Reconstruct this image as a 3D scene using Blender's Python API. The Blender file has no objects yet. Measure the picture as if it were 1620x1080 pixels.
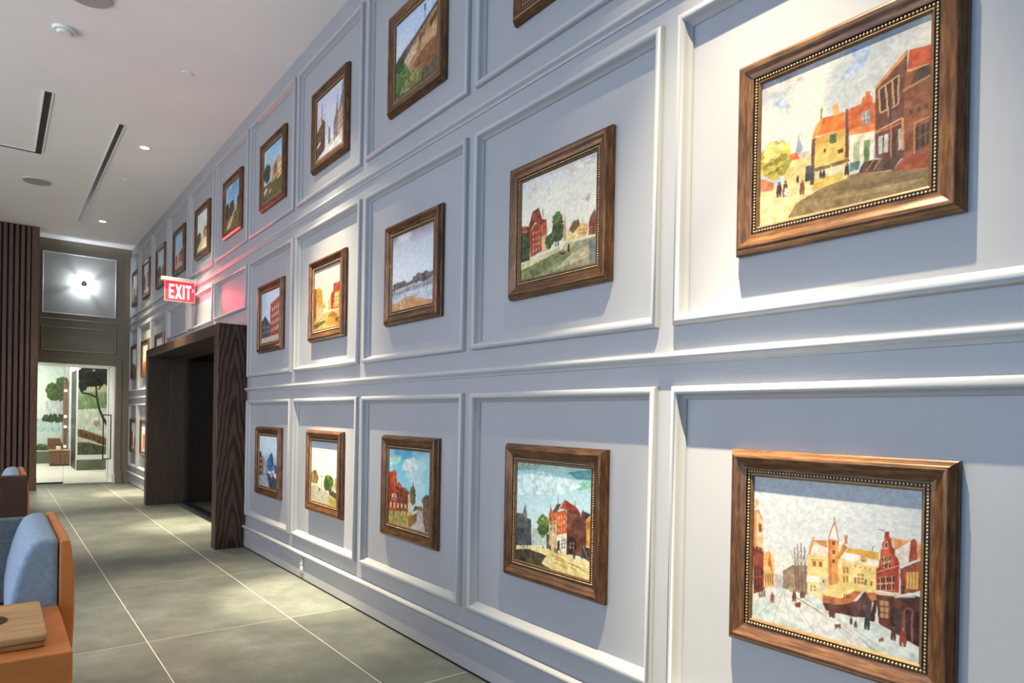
import bpy, math, random
import numpy as np
from mathutils import Matrix, Vector

random.seed(5)
S = bpy.context.scene
COL = S.collection

# ---------------------------------------------------------------- camera
cam_d = bpy.data.cameras.new('camera')
cam = bpy.data.objects.new('camera', cam_d)
COL.objects.link(cam)
cam_d.sensor_width = 36.0
cam_d.lens = 1048.58 / 1620.0 * 36.0
cam_d.shift_y = (664.76 - 540.0) / 1620.0
cam_d.clip_start = 0.05
cam.matrix_world = (Matrix.Translation((0, 0, 1.318)) @ Matrix.Rotation(-0.662, 4, 'Z')
                    @ Matrix.Rotation(math.pi / 2 - 0.004, 4, 'X') @ Matrix.Rotation(0.0178, 4, 'Z'))
S.camera = cam

# ---------------------------------------------------------------- world, daylight, exposure
W = bpy.data.worlds.new('world')
S.world = W
W.use_nodes = True
W.node_tree.nodes['Background'].inputs[0].default_value = (0.62, 0.74, 1.0, 1)
W.node_tree.nodes['Background'].inputs[1].default_value = 0.35
S.view_settings.view_transform = 'Standard'
S.view_settings.look = 'None'
S.view_settings.exposure = 0.12
S.view_settings.gamma = 1.0
S.view_settings.use_curve_mapping = False

XW = 1.95            # stile face of the panelled wall
CEIL = 4.276
YE = 13.98           # end wall
XL = -5.0            # unseen opposite wall with added windows
YB = -3.5            # wall behind the camera
WIN = [(-0.6, 2.0), (3.0, 5.6), (6.6, 9.2)]     # added window openings in the unseen opposite wall (y0, y1)
WZ0, WZ1 = 0.5, 3.9


def area_light(name, loc, rot, sx, sy, power, color):
    d = bpy.data.lights.new(name, 'AREA')
    d.shape = 'RECTANGLE'
    d.size, d.size_y = sx, sy
    d.energy = power
    d.color = color
    o = bpy.data.objects.new(name, d)
    o.location = loc
    o.rotation_euler = rot
    COL.objects.link(o)
    return o


WINDOW_FILL = [((0.42, 0.68, 1.0), 205.0), ((0.98, 0.93, 0.94), 152.0), ((1.0, 0.94, 0.92), 160.0)]
for (a, b), (colour, power) in zip(WIN, WINDOW_FILL):          # added lamp per unseen window stands in for daylight, tinted to suit
    area_light('window_daylight', (XL - 0.12, (a + b) / 2, (WZ0 + WZ1) / 2), (0, -math.pi / 2, 0),
               WZ1 - WZ0, b - a, power, colour)


def spot_light(name, loc, target, power, color, angle, blend, radius=0.02):
    d = bpy.data.lights.new(name, 'SPOT')
    d.energy = power
    d.color = color
    d.spot_size = math.radians(angle)
    d.spot_blend = blend
    d.shadow_soft_size = radius
    o = bpy.data.objects.new(name, d)
    o.location = loc
    v = Vector(target) - Vector(loc)
    o.rotation_euler = v.to_track_quat('-Z', 'Y').to_euler()
    COL.objects.link(o)
    return o


# ---------------------------------------------------------------- materials
def srgb(c):
    return tuple(((v / 255.0) / 12.92 if v / 255.0 <= 0.04045 else ((v / 255.0 + 0.055) / 1.055) ** 2.4) for v in c)


class N:
    def __init__(self, name):
        self.m = bpy.data.materials.new(name)
        self.m.use_nodes = True
        self.t = self.m.node_tree
        self.b = self.t.nodes['Principled BSDF']

    def node(self, typ, **kw):
        n = self.t.nodes.new(typ)
        for k, v in kw.items():
            setattr(n, k, v)
        return n

    def link(self, a, b):
        self.t.links.new(a, b)

    def noise(self, vec, scale, detail=3.0, rough=0.6, dist=0.0):
        n = self.node('ShaderNodeTexNoise')
        n.inputs['Scale'].default_value = scale
        n.inputs['Detail'].default_value = detail
        n.inputs['Roughness'].default_value = rough
        n.inputs['Distortion'].default_value = dist
        if vec is not None:
            self.link(vec, n.inputs['Vector'])
        return n.outputs['Fac']

    def coords(self, kind='Object', scale=(1, 1, 1), rnd=False):
        if kind == 'Position':
            src = self.node('ShaderNodeNewGeometry').outputs['Position']
        else:
            src = self.node('ShaderNodeTexCoord').outputs[kind]
        mp = self.node('ShaderNodeMapping')
        mp.inputs['Scale'].default_value = scale
        self.link(src, mp.inputs['Vector'])
        if rnd:
            inf = self.node('ShaderNodeObjectInfo')
            ml = self.node('ShaderNodeMath', operation='MULTIPLY')
            self.link(inf.outputs['Random'], ml.inputs[0])
            ml.inputs[1].default_value = 37.0
            cb = self.node('ShaderNodeCombineXYZ')
            for k in range(3):
                self.link(ml.outputs[0], cb.inputs[k])
            self.link(cb.outputs[0], mp.inputs['Location'])
        return mp.outputs['Vector']

    def ramp(self, fac, stops):
        r = self.node('ShaderNodeValToRGB')
        e = r.color_ramp.elements
        e[0].position, e[0].color = stops[0][0], (*stops[0][1], 1)
        e[1].position, e[1].color = stops[-1][0], (*stops[-1][1], 1)
        for p, c in stops[1:-1]:
            k = e.new(p)
            k.color = (*c, 1)
        self.link(fac, r.inputs[0])
        return r.outputs['Color']

    def bump(self, height, strength, dist=0.01):
        b = self.node('ShaderNodeBump')
        b.inputs['Strength'].default_value = strength
        b.inputs['Distance'].default_value = dist
        self.link(height, b.inputs['Height'])
        self.link(b.outputs['Normal'], self.b.inputs['Normal'])

    def set(self, rough=0.5, metal=0.0, color=None, spec=None):
        self.b.inputs['Roughness'].default_value = rough
        self.b.inputs['Metallic'].default_value = metal
        if color is not None:
            self.b.inputs['Base Color'].default_value = (*color, 1)
        if spec is not None:
            self.b.inputs['Specular IOR Level'].default_value = spec
        return self

    def base(self, c):
        self.link(c, self.b.inputs['Base Color'])
        return self


def mottled(name, c, rough=0.5, metal=0.0, var=0.12, scale=6.0, bump=0.0, bscale=200.0, stretch=(1, 1, 1), spec=None, rnd=False):
    n = N(name)
    v = n.coords('Object', stretch, rnd)
    f = n.noise(v, scale, 4.0)
    lo = tuple(max(0, x * (1 - var)) for x in c)
    hi = tuple(min(1, x * (1 + var)) for x in c)
    n.base(n.ramp(f, [(0.3, lo), (0.7, hi)]))
    n.set(rough, metal, spec=spec)
    if bump:
        n.bump(n.noise(v, bscale, 2.0), bump, 0.002)
    return n.m


def emit(name, c, strength):
    n = N(name)
    n.set(0.5, 0.0, c)
    n.b.inputs['Emission Color'].default_value = (*c, 1)
    n.b.inputs['Emission Strength'].default_value = strength
    return n.m


def glass(name, tint, rough=0.0):
    # thin architectural pane: mostly transparent with a fresnel reflection
    m = bpy.data.materials.new(name)
    m.use_nodes = True
    t = m.node_tree
    t.nodes.clear()
    out = t.nodes.new('ShaderNodeOutputMaterial')
    mix = t.nodes.new('ShaderNodeMixShader')
    tr = t.nodes.new('ShaderNodeBsdfTransparent')
    tr.inputs[0].default_value = (*tint, 1)
    gl = t.nodes.new('ShaderNodeBsdfGlossy')
    gl.inputs['Roughness'].default_value = rough + 0.02
    fr = t.nodes.new('ShaderNodeFresnel')
    fr.inputs[0].default_value = 1.45
    t.links.new(fr.outputs[0], mix.inputs[0])
    t.links.new(tr.outputs[0], mix.inputs[1])
    t.links.new(gl.outputs[0], mix.inputs[2])
    t.links.new(mix.outputs[0], out.inputs[0])
    return m


def wood(name, dark, light, period, freq, rough=0.45, zs=0.6, cath=0.55):
    # plank-width cathedral grain running along world z
    n = N(name)
    pos = n.coords('Position')
    sep = n.node('ShaderNodeSeparateXYZ')
    n.link(pos, sep.inputs[0])

    def mth(op, a, b=None):
        k = n.node('ShaderNodeMath', operation=op)
        for i, s in enumerate((a, b)):
            if s is None:
                continue
            if isinstance(s, (int, float)):
                k.inputs[i].default_value = s
            else:
                n.link(s, k.inputs[i])
        return k.outputs[0]
    a = mth('ADD', mth('SUBTRACT', sep.outputs[0], 1.675), mth('SUBTRACT', sep.outputs[1], 6.75))
    fr = mth('FRACT', mth('MULTIPLY', a, 1.0 / period))
    d = mth('POWER', mth('MULTIPLY', mth('ABSOLUTE', mth('SUBTRACT', fr, 0.55)), 2.0), 1.25)
    nz = n.noise(n.coords('Position', (5, 5, 0.9)), 1.6, 3.0, 0.6)
    fine = n.noise(n.coords('Position', (70, 70, 2.2)), 2.0, 3.0, 0.7)
    v = mth('ADD', mth('ADD', mth('MULTIPLY', sep.outputs[2], zs), mth('MULTIPLY', d, cath)), mth('MULTIPLY', nz, 0.55))
    s = mth('MULTIPLY', mth('ADD', mth('SINE', mth('MULTIPLY', v, 6.283 * freq)), 1.0), 0.5)
    mixv = mth('MULTIPLY', mth('ADD', mth('MULTIPLY', s, 0.6), mth('MULTIPLY', fine, 0.75)), 0.8)
    n.base(n.ramp(mixv, [(0.35, dark), (0.62, tuple((p + q) / 2 for p, q in zip(dark, light))), (0.92, light)]))
    n.set(rough)
    n.bump(mixv, 0.3, 0.002)
    return n.m


M = {}
M['wall'] = mottled('wall_paint', (0.295, 0.305, 0.332), 0.5, 0, 0.03, 2.5, 0.08, 240)
M['trim'] = mottled('trim_paint', (0.355, 0.368, 0.39), 0.38, 0, 0.03, 3.0, 0.03, 200)
M['ceiling'] = mottled('ceiling_paint', (0.88, 0.865, 0.855), 0.8, 0, 0.02, 1.5, 0.05, 300)
M['endpaint'] = mottled('taupe_paint', (0.20, 0.178, 0.135), 0.5, 0, 0.06, 4.0, 0.05, 240)
M['endpanel'] = mottled('grey_panel_paint', (0.36, 0.375, 0.37), 0.45, 0, 0.04, 3.0, 0.04, 240)
M['sidewall'] = mottled('plain_wall_paint', (0.78, 0.78, 0.76), 0.6, 0, 0.03, 2.0, 0.04, 200)
M['white'] = mottled('white_paint', (0.78, 0.8, 0.8), 0.4, 0, 0.02, 3.0)
M['grout'] = mottled('grout', (0.62, 0.62, 0.54), 0.7, 0, 0.05, 20.0)
M['stone'] = mottled('pale_stone', (0.85, 0.81, 0.73), 0.4, 0, 0.08, 3.0, 0.03, 80)
M['black'] = mottled('black_metal', (0.012, 0.012, 0.013), 0.4, 0.3, 0.2, 30.0)
M['speaker'] = mottled('grille_grey', (0.42, 0.4, 0.39), 0.6, 0.2, 0.06, 60.0, 0.4, 700)
M['bronze'] = mottled('bronze', (0.16, 0.08, 0.05), 0.3, 0.8, 0.2, 20.0)
M['steel'] = mottled('brushed_steel', (0.72, 0.72, 0.72), 0.3, 0.5, 0.05, 40.0, 0, 1, (1, 30, 30))
M['wenge'] = wood('wenge_wood', (0.014, 0.0075, 0.005), (0.105, 0.054, 0.034), 0.285, 5.2)
M['wenge_plain'] = mottled('wenge_plain_wood', (0.040, 0.023, 0.016), 0.45, 0, 0.55, 6.0, 0.25, 50, (16, 16, 0.7))
M['slat'] = mottled('slat_wood', (0.105, 0.06, 0.042), 0.5, 0, 0.5, 9.0, 0.2, 60, (14, 14, 0.6), rnd=True)
M['leather'] = mottled('tan_leather', (0.60, 0.20, 0.05), 0.38, 0, 0.14, 7.0, 0.3, 260)
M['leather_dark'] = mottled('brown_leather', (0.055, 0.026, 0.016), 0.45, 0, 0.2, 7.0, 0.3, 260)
M['fabric'] = mottled('blue_fabric', (0.25, 0.33, 0.43), 0.95, 0, 0.14, 60.0, 0.5, 420, spec=0.1)
M['fabric_grey'] = mottled('grey_fabric', (0.17, 0.19, 0.19), 0.95, 0, 0.2, 60.0, 0.5, 420, spec=0.1)
M['oak'] = mottled('oak_wood', (0.47, 0.27, 0.11), 0.45, 0, 0.32, 5.0, 0.1, 60, (1.2, 14, 14))
M['chest'] = mottled('chestnut_wood', (0.16, 0.08, 0.04), 0.45, 0, 0.3, 8.0, 0.1, 60, (2, 2, 12))
M['glass'] = glass('clear_glass', (0.93, 0.97, 0.95))
M['glass2'] = glass('lobby_glass', (0.80, 0.92, 0.86))
M['lamp'] = emit('lamp_disc', (1.0, 0.95, 0.86), 14.0)
M['lampsmall'] = emit('lamp_globe', (1.0, 0.9, 0.75), 5.0)
M['exit_red'] = emit('exit_red', (1.0, 0.03, 0.05), 0.95)
M['exit_white'] = emit('exit_letters', (1.0, 0.86, 0.8), 1.4)
M['exit_edge'] = emit('exit_edge', (1.0, 0.25, 0.25), 1.0)


def tile_mat():
    n = N('slate_tile')
    v = n.coords('Object', (1, 1, 1), True)
    f = n.noise(v, 3.0, 6.0, 0.65)
    f2 = n.noise(v, 60.0, 3.0, 0.7)
    mx = n.node('ShaderNodeMath', operation='MULTIPLY_ADD')
    n.link(f2, mx.inputs[0])
    mx.inputs[1].default_value = 0.35
    n.link(f, mx.inputs[2])
    n.base(n.ramp(mx.outputs[0], [(0.45, (0.076, 0.089, 0.083)), (0.7, (0.113, 0.128, 0.122)), (0.95, (0.170, 0.186, 0.180))]))
    n.set(0.5, spec=0.35)
    n.bump(f2, 0.15, 0.002)
    return n.m


M['tile'] = tile_mat()


def frame_mat(name, stretch):
    n = N(name)
    v = n.coords('Object', stretch, True)
    f = n.noise(v, 2.2, 5.0, 0.65, 0.4)
    k = n.noise(n.coords('Object', (1, 1, 1), True), 9.0, 2.0)
    mx = n.node('ShaderNodeMath', operation='MULTIPLY_ADD')
    n.link(f, mx.inputs[0])
    mx.inputs[1].default_value = 0.75
    ml = n.node('ShaderNodeMath', operation='MULTIPLY')
    n.link(k, ml.inputs[0])
    ml.inputs[1].default_value = 0.28
    n.link(ml.outputs[0], mx.inputs[2])
    n.base(n.ramp(mx.outputs[0], [(0.3, (0.022, 0.010, 0.005)), (0.5, (0.095, 0.042, 0.018)), (0.72, (0.235, 0.112, 0.042))]))
    n.set(0.3, 0.35)
    n.bump(f, 0.2, 0.002)
    return n.m


M['frame_h'] = frame_mat('bronzed_frame_along', (5, 45, 45))
M['frame_v'] = frame_mat('bronzed_frame_up', (45, 5, 45))
M['slip'] = mottled('black_slip', (0.02, 0.014, 0.01), 0.4, 0.2, 0.3, 40)
M['bead'] = mottled('bronze_beads', (0.40, 0.28, 0.16), 0.28, 0.8, 0.2, 40)
M['lip'] = mottled('gilt_lip', (0.15, 0.085, 0.035), 0.35, 0.4, 0.3, 40)


def paint_mat():
    n = N('oil_paint')
    a = n.node('ShaderNodeVertexColor', layer_name='paint')
    n.base(a.outputs['Color'])
    n.set(0.5, spec=0.25)
    n.bump(n.noise(n.coords('Object'), 180.0, 3.0), 0.06, 0.002)
    return n.m


M['paint'] = paint_mat()


# ---------------------------------------------------------------- mesh helpers
class MB:
    def __init__(self):
        self.v, self.f = [], []

    def add(self, vs, fs):
        o = len(self.v)
        self.v += [tuple(p) for p in vs]
        self.f += [tuple(i + o for i in f) for f in fs]
        return self

    def box(self, x0, x1, y0, y1, z0, z1):
        vs = [(x, y, z) for x in (x0, x1) for y in (y0, y1) for z in (z0, z1)]
        return self.add(vs, [(0, 1, 3, 2), (4, 6, 7, 5), (0, 4, 5, 1), (2, 3, 7, 6), (0, 2, 6, 4), (1, 5, 7, 3)])

    def prism(self, pts, axis, a, b):
        # pts: 2-D outline (ccw), extruded along axis from a to b
        n = len(pts)

        def mk(p, w):
            if axis == 'y':
                return (p[0], w, p[1])
            if axis == 'x':
                return (w, p[0], p[1])
            return (p[0], p[1], w)
        vs = [mk(p, a) for p in pts] + [mk(p, b) for p in pts]
        fs = [tuple(range(n)), tuple(range(2 * n - 1, n - 1, -1))]
        fs += [(i, i + n, (i + 1) % n + n, (i + 1) % n) for i in range(n)]
        return self.add(vs, fs)

    def disc(self, c, r, axis, a, b, n=32, r2=None):
        # cylinder / cone along an axis; a, b absolute positions on that axis
        r2 = r if r2 is None else r2
        vs = []
        for w, rr in ((a, r), (b, r2)):
            for i in range(n):
                t = 2 * math.pi * i / n
                p, q = rr * math.cos(t), rr * math.sin(t)
                vs.append({'z': (c[0] + p, c[1] + q, w), 'y': (c[0] + p, w, c[1] + q), 'x': (w, c[0] + p, c[1] + q)}[axis])
        fs = [tuple(range(n)), tuple(range(2 * n - 1, n - 1, -1))]
        fs += [(i, i + n, (i + 1) % n + n, (i + 1) % n) for i in range(n)]
        return self.add(vs, fs)

    def mesh(self, name, mat, smooth=False):
        me = bpy.data.meshes.new(name)
        me.from_pydata(self.v, [], self.f)
        me.materials.append(mat)
        if smooth:
            for p in me.polygons:
                p.use_smooth = True
        import bmesh
        bm = bmesh.new()
        bm.from_mesh(me)
        bmesh.ops.recalc_face_normals(bm, faces=bm.faces)
        bm.to_mesh(me)
        bm.free()
        return me

    def build(self, name, mat, parent=None, smooth=False, bevel=0.0, seg=2):
        return place(name, self.mesh(name, mat, smooth), parent, bevel, seg)


def place(name, me, parent=None, bevel=0.0, seg=2):
    o = bpy.data.objects.new(name, me)
    COL.objects.link(o)
    if parent is not None:
        o.parent = parent
    if bevel:
        b = o.modifiers.new('bevel', 'BEVEL')
        b.width = bevel
        b.segments = seg
        b.limit_method = 'ANGLE'
        b.angle_limit = math.radians(40)
        for p in me.polygons:
            p.use_smooth = True
        w = o.modifiers.new('wn', 'WEIGHTED_NORMAL')
        w.keep_sharp = True
    return o


def struct(o):
    o['kind'] = 'structure'
    return o


def tag(o, label, cat, group=None):
    o['label'] = label
    o['category'] = cat
    if group:
        o['group'] = group
    return o


def empty(name, loc, label, cat, group=None):
    o = bpy.data.objects.new(name, None)
    COL.objects.link(o)
    o.location = loc
    o.empty_display_size = 0.1
    return tag(o, label, cat, group)


def rect_loop(y0, y1, z0, z1, prof, mk):
    # mitred rectangular moulding; prof = (inset, proud) list; mk maps (a, b, proud) to a point
    vs, fs = [], []
    for s, p in prof:
        vs += [mk(y0 + s, z0 + s, p), mk(y1 - s, z0 + s, p), mk(y1 - s, z1 - s, p), mk(y0 + s, z1 - s, p)]
    for i in range(len(prof) - 1):
        for k in range(4):
            fs.append((4 * i + k, 4 * i + (k + 1) % 4, 4 * i + 4 + (k + 1) % 4, 4 * i + 4 + k))
    return MB().add(vs, fs)

# ================================================================ THE SETTING
# ---- floor: grout bed with slate tiles as pieces
TX, TY, GX0, GY0, GAP = 0.815, 1.42, 0.700, 2.830, 0.0045
floor = struct(MB().box(XL - 0.2, 3.9, YB - 0.2, 14.19, -0.06, -0.0006).build('floor', M['grout']))
tile_me = MB().box(GAP / 2, TX - GAP / 2, GAP / 2, TY - GAP / 2, -0.02, 0.0).mesh('tile', M['tile'])
x = GX0 - 7 * TX
while x < 3.85:
    y = GY0 - 5 * TY
    while y < 14.15:
        t = place('tile', tile_me, floor)
        t.location = (x, y, 0)
        y += TY
    x += TX
# ---- ceiling
ceiling = struct(MB().box(XL - 0.2, 2.1, YB - 0.2, YE + 0.15, CEIL, CEIL + 0.12).build('ceiling', M['ceiling']))

# ---- panelled wall on the right
PY0, PY1, PZ = 6.75, 10.62, 2.18       # portal outline
wr = MB()
wr.box(1.97, 2.10, YB, PY0 + 0.02, 0, CEIL).box(1.97, 2.10, PY0 + 0.02, PY1 - 0.02, PZ - 0.02, CEIL).box(1.97, 2.10, PY1 - 0.02, YE + 0.15, 0, CEIL)
wall_right = struct(wr.build('wall_right', M['wall']))
G = {k: 1.546 + 1.2917 * k for k in range(-4, 8)}
G[8], G[9], G[10] = 11.80, 13.02, 13.94
GW = 0.071
ROWS = [(3.013, 4.118), (1.663, 2.785), (0.32, 1.443)]


def wbox(y0, y1, z0, z1, name, x0=XW, x1=1.97, mat='wall'):
    return MB().box(x0, x1, y0, y1, z0, z1).build(name, M[mat], wall_right)


wbox(YB, YE, 4.118, CEIL, 'rail')
wbox(YB, YE, 2.785, 3.013, 'rail')
for a, b in ((YB, PY0), (PY1, YE)):
    wbox(a, b, 1.443, 1.663, 'rail')
    wbox(a, b, 0.0, 0.32, 'rail')
wbox(PY0, PY1, PZ, 2.35, 'rail')
for k in range(-3, 11):
    a, b = (G[k], G[k] + GW) if k < 10 else (G[10], YE)
    wbox(a, b, 3.013, 4.118, 'stile')
    inside = PY0 < a + 0.04 < PY1
    wbox(a, b, 2.35 if k in (5, 6) else 1.663, 2.785, 'stile')
    if k not in (5, 6):
        wbox(a, b, 0.32, 1.443, 'stile')
PM = [(0, -0.02), (0, 0.010), (0.003, 0.018), (0.009, 0.0245), (0.017, 0.026), (0.024, 0.024), (0.029, 0.018),
      (0.032, 0.009), (0.036, 0.000), (0.042, -0.008), (0.047, -0.012), (0.048, -0.02)]


def wall_pt(a, b, p):
    return (XW - p, a, b)


def panel_moulding(y0, y1, z0, z1):
    return rect_loop(y0, y1, z0, z1, PM, wall_pt).build('panel_moulding', M['trim'], wall_right, True)


def sharp_smooth(o, ang=50):
    o.data.set_sharp_from_angle(angle=math.radians(ang))


PANEL = {}
for c in range(-2, 11):
    for r, (z0, z1) in enumerate(ROWS):
        if r == 2 and c in (5, 6, 7):
            continue
        if r == 1 and c in (5, 6, 7):
            z0 = 2.35
        y0, y1 = G[c - 1] + GW, G[c]
        sharp_smooth(panel_moulding(y0, y1, z0, z1))
        PANEL[(r, c)] = (y0, y1, z0, z1)


def rail_moulding(name, y0, y1, ztop, prof, parent, mat='trim'):
    pts = [(XW - p, ztop - h) for h, p in prof]
    o = MB().prism(pts, 'y', y0, y1).build(name, M[mat], parent, True)
    sharp_smooth(o)
    return o


RM = [(0.0, -0.002), (0.0, 0.016), (0.004, 0.024), (0.010, 0.028), (0.018, 0.028), (0.025, 0.023), (0.029, 0.014), (0.034, 0.008), (0.042, 0.006), (0.044, -0.002)]
rail_moulding('rail_moulding', YB, YE, 2.915, RM, wall_right)
rail_moulding('rail_moulding', YB, PY0, 1.566, RM, wall_right)
rail_moulding('rail_moulding', PY1, YE, 1.566, RM, wall_right)
CM = [(0.0, 0.006), (0.003, 0.022), (0.008, 0.030), (0.016, 0.032), (0.023, 0.028), (0.027, 0.020), (0.036, 0.014), (0.036, 0.006)]
for i, (a, b) in enumerate(((YB, PY0), (PY1, YE))):
    bb = struct(MB().box(XW - 0.012, XW - 0.0005, a, b, 0.014, 0.19).build('baseboard_right', M['wall']))
    rail_moulding('base_cap', a, b, 0.220, CM, bb)
    MB().box(XW - 0.006, XW - 0.0005, a, b, 0.0005, 0.014).build('shadow_gap', M['black'], bb)  # black strip painted in for the shade under the baseboard

# ---- wall behind the camera and window wall opposite (out of frame, they shape the daylight)
wall_back = struct(MB().box(XL - 0.2, 2.1, YB - 0.2, YB, 0, CEIL).build('wall_back', M['endpaint']))
wl = MB()
ys = [YB] + [v for w in WIN for v in w] + [13.25]
for i in range(0, len(ys), 2):
    wl.box(XL - 0.2, XL, ys[i], ys[i + 1], 0, CEIL)
for a, b in WIN:
    wl.box(XL - 0.2, XL, a, b, 0, WZ0).box(XL - 0.2, XL, a, b, WZ1, CEIL)
wall_left = struct(wl.build('wall_left', M['sidewall']))
for i, (a, b) in enumerate(WIN):
    wf = MB()
    wf.box(XL - 0.1, XL - 0.04, a, a + 0.06, WZ0, WZ1).box(XL - 0.1, XL - 0.04, b - 0.06, b, WZ0, WZ1)
    wf.box(XL - 0.1, XL - 0.04, a + 0.06, b - 0.06, WZ0, WZ0 + 0.06).box(XL - 0.1, XL - 0.04, a + 0.06, b - 0.06, WZ1 - 0.06, WZ1)
    wf.box(XL - 0.095, XL - 0.045, (a + b) / 2 - 0.025, (a + b) / 2 + 0.025, WZ0 + 0.06, WZ1 - 0.06)
    struct(wf.build('window_%d' % (i + 1), M['white']))

# ---- end wall with the glazed doorway
DX0, DX1, DZ = 0.40, 1.727, 2.135
ew = MB()
ew.box(0.2, DX0, YE, YE + 0.15, 0, CEIL).box(DX1, 2.10, YE, YE + 0.15, 0, CEIL).box(DX0, DX1, YE, YE + 0.15, DZ, CEIL)
wall_end = struct(ew.build('wall_end', M['endpaint']))


def end_pt(a, b, p):
    return (a, YE - p, b)


EM = [(0, 0.0), (0, 0.012), (0.006, 0.02), (0.016, 0.02), (0.024, 0.01), (0.028, 0.001)]
for (x0, x1, z0, z1, mt) in ((0.60, 1.715, 2.985, 4.06, 'trim'), (0.60, 1.722, 2.335, 2.765, 'endpaint')):
    rect_loop(x0, x1, z0, z1, EM, end_pt).build('panel_moulding', M[mt], wall_end)
    MB().box(x0 + 0.02, x1 - 0.02, YE - 0.006, YE - 0.0005, z0 + 0.02, z1 - 0.02).build('panel_field', M['endpanel'] if mt == 'trim' else M['endpaint'], wall_end)
MB().box(0.56, 1.76, YE - 0.025, YE - 0.0005, 2.875, 2.905).build('rail_moulding', M['endpaint'], wall_end, bevel=0.008)
MB().box(DX1 + 0.001, DX1 + 0.09, YE - 0.02, YE - 0.0005, 0, DZ + 0.09).build('door_casing', M['endpaint'], wall_end, bevel=0.004)
MB().box(DX0, DX1, YE - 0.02, YE - 0.0005, DZ + 0.001, DZ + 0.09).build('door_casing', M['endpaint'], wall_end, bevel=0.004)
MB().box(DX1 + 0.001, DX1 + 0.11, YE - 0.032, YE - 0.0205, 0, 0.22).build('plinth_block', M['endpaint'], wall_end, bevel=0.004)

# ---- slatted wall closing the room on the left of the doorway
YS = 13.25
wall_slat = struct(MB().box(XL, 0.535, YS + 0.03, YS + 0.15, 0, CEIL).build('wall_slatted', M['black']))
sl = MB().box(-0.0235, 0.0235, YS - 0.015, YS + 0.0295, 0.11, CEIL - 0.001).mesh('slat', M['slat'])
xs = 0.395
while xs > XL + 0.05:
    s_ = place('slat', sl, wall_slat, 0.006)
    s_.location.x = xs
    xs -= 0.0755
MB().box(0.435, 0.533, YS - 0.012, YS + 0.0295, 0.0, CEIL - 0.001).build('edge_board', M['slat'], wall_slat, bevel=0.004)
MB().box(XL, 0.43, YS - 0.02, YS + 0.0295, 0.0, 0.109).build('base_board', M['slat'], wall_slat, bevel=0.004)
MB().box(0.43, 0.538, YS - 0.022, YS - 0.0125, 0.0, 0.2).build('plinth_block', M['slat'], wall_slat, bevel=0.004)

# ---- portal in the panelled wall: box of dark grained wood
portal = struct(bpy.data.objects.new('door_1', None))
COL.objects.link(portal)
portal.location = (1.69, PY0, 0)


def pbox(name, x0, x1, y0, y1, z0, z1, mat='wenge', bevel=0.004):
    o = MB().box(x0 - 1.69, x1 - 1.69, y0 - PY0, y1 - PY0, z0, z1).build(name, M[mat], portal, bevel=bevel)
    return o


LT = 0.15
pbox('jamb', 1.675, 1.969, PY0, PY0 + LT, 0, PZ)
pbox('jamb', 1.675, 1.969, PY1 - LT, PY1, 0, PZ, 'wenge_plain')
pbox('lintel', 1.675, 1.969, PY0 + LT, PY1 - LT, PZ - 0.11, PZ, 'wenge_plain')
pbox('lining_panel', 1.97, 3.8, PY0 + 0.03, PY0 + LT, 0, PZ - 0.11, 'wenge_plain')
pbox('lining_panel', 1.97, 2.62, PY1 - LT, PY1 - 0.03, 0, PZ - 0.11, 'wenge_plain')
pbox('lining_panel', 2.626, 3.8, PY1 - LT, PY1 - 0.03, 0, PZ - 0.11, 'wenge_plain')
pbox('soffit_panel', 1.97, 2.60, PY0 + LT, PY1 - LT, PZ - 0.11, PZ - 0.03, 'wenge_plain')
pbox('soffit_panel', 2.615, 3.8, PY0 + LT, PY1 - LT, PZ - 0.11, PZ - 0.03, 'wenge_plain')
pbox('back_panel', 3.8, 3.9, PY0, PY1, 0, PZ, 'wenge_plain')
GLX = 2.16
pbox('glass_pane', GLX - 0.006, GLX + 0.006, PY0 + LT + 0.01, PY1 - LT - 0.01, 0.03, PZ - 0.12, 'glass2', 0)
pbox('floor_channel', GLX - 0.02, GLX + 0.02, PY0 + LT + 0.001, PY1 - LT - 0.001, 0.0005, 0.03, 'black', 0)

# ---- room beyond the glazed doorway
stone = struct(MB().box(-1.6, 2.7, 14.19, 20.0, -0.06, 0.0).build('floor_beyond', M['grout']))
# pale stone slabs
sy = 14.19
st_me = MB().box(0.003, 0.897, 0.003, 0.597, 0.0002, 0.004).mesh('stone_slab', M['stone'])
while sy < 19.7:
    sx = -1.6 + (0.45 if int(round((sy - 14.19) / 0.6)) % 2 else 0.0)
    while sx < 1.9:
        s_ = place('stone_slab', st_me, stone)
        s_.location = (sx, sy, 0)
        sx += 0.9
    sy += 0.6
ceil_b = struct(MB().box(-1.7, 2.7, YE + 0.15, 20.0, 2.75, 2.85).build('ceiling_beyond', M['ceiling']))
ceil_b2 = struct(MB().box(DX0, DX1, YE + 0.1501, 15.2, DZ, DZ + 0.1).build('trim_1', M['white']))
struct(MB().box(DX1, 2.1, YE + 0.1501, 15.2, 0.0, 2.75).build('wall_reveal', M['white']))
struct(MB().box(DX1 - 0.02, DX1 - 0.0005, YE + 0.002, 15.2, 0.0, 0.16).build('baseboard_reveal', M['white']))
struct(MB().box(-1.7, -1.6, YE + 0.15, 20.0, 0, 2.75).build('wall_beyond_left', M['sidewall']))
struct(MB().box(-1.6, 0.2, YE + 0.15, YE + 0.25, 0, 2.75).build('wall_beyond_front', M['sidewall']))
wall_bk = struct(MB().box(-1.6, 2.7, 19.7, 19.85, 0, 2.75).build('wall_beyond_back', M['sidewall']))
wall_nr = struct(MB().box(1.415, 2.7, 17.2, 19.69, 0, 2.75).build('wall_beyond_right', M['white']))
struct(MB().box(2.6, 2.7, 15.2, 17.199, 0, 2.75).build('wall_beyond_side', M['sidewall']))
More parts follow.
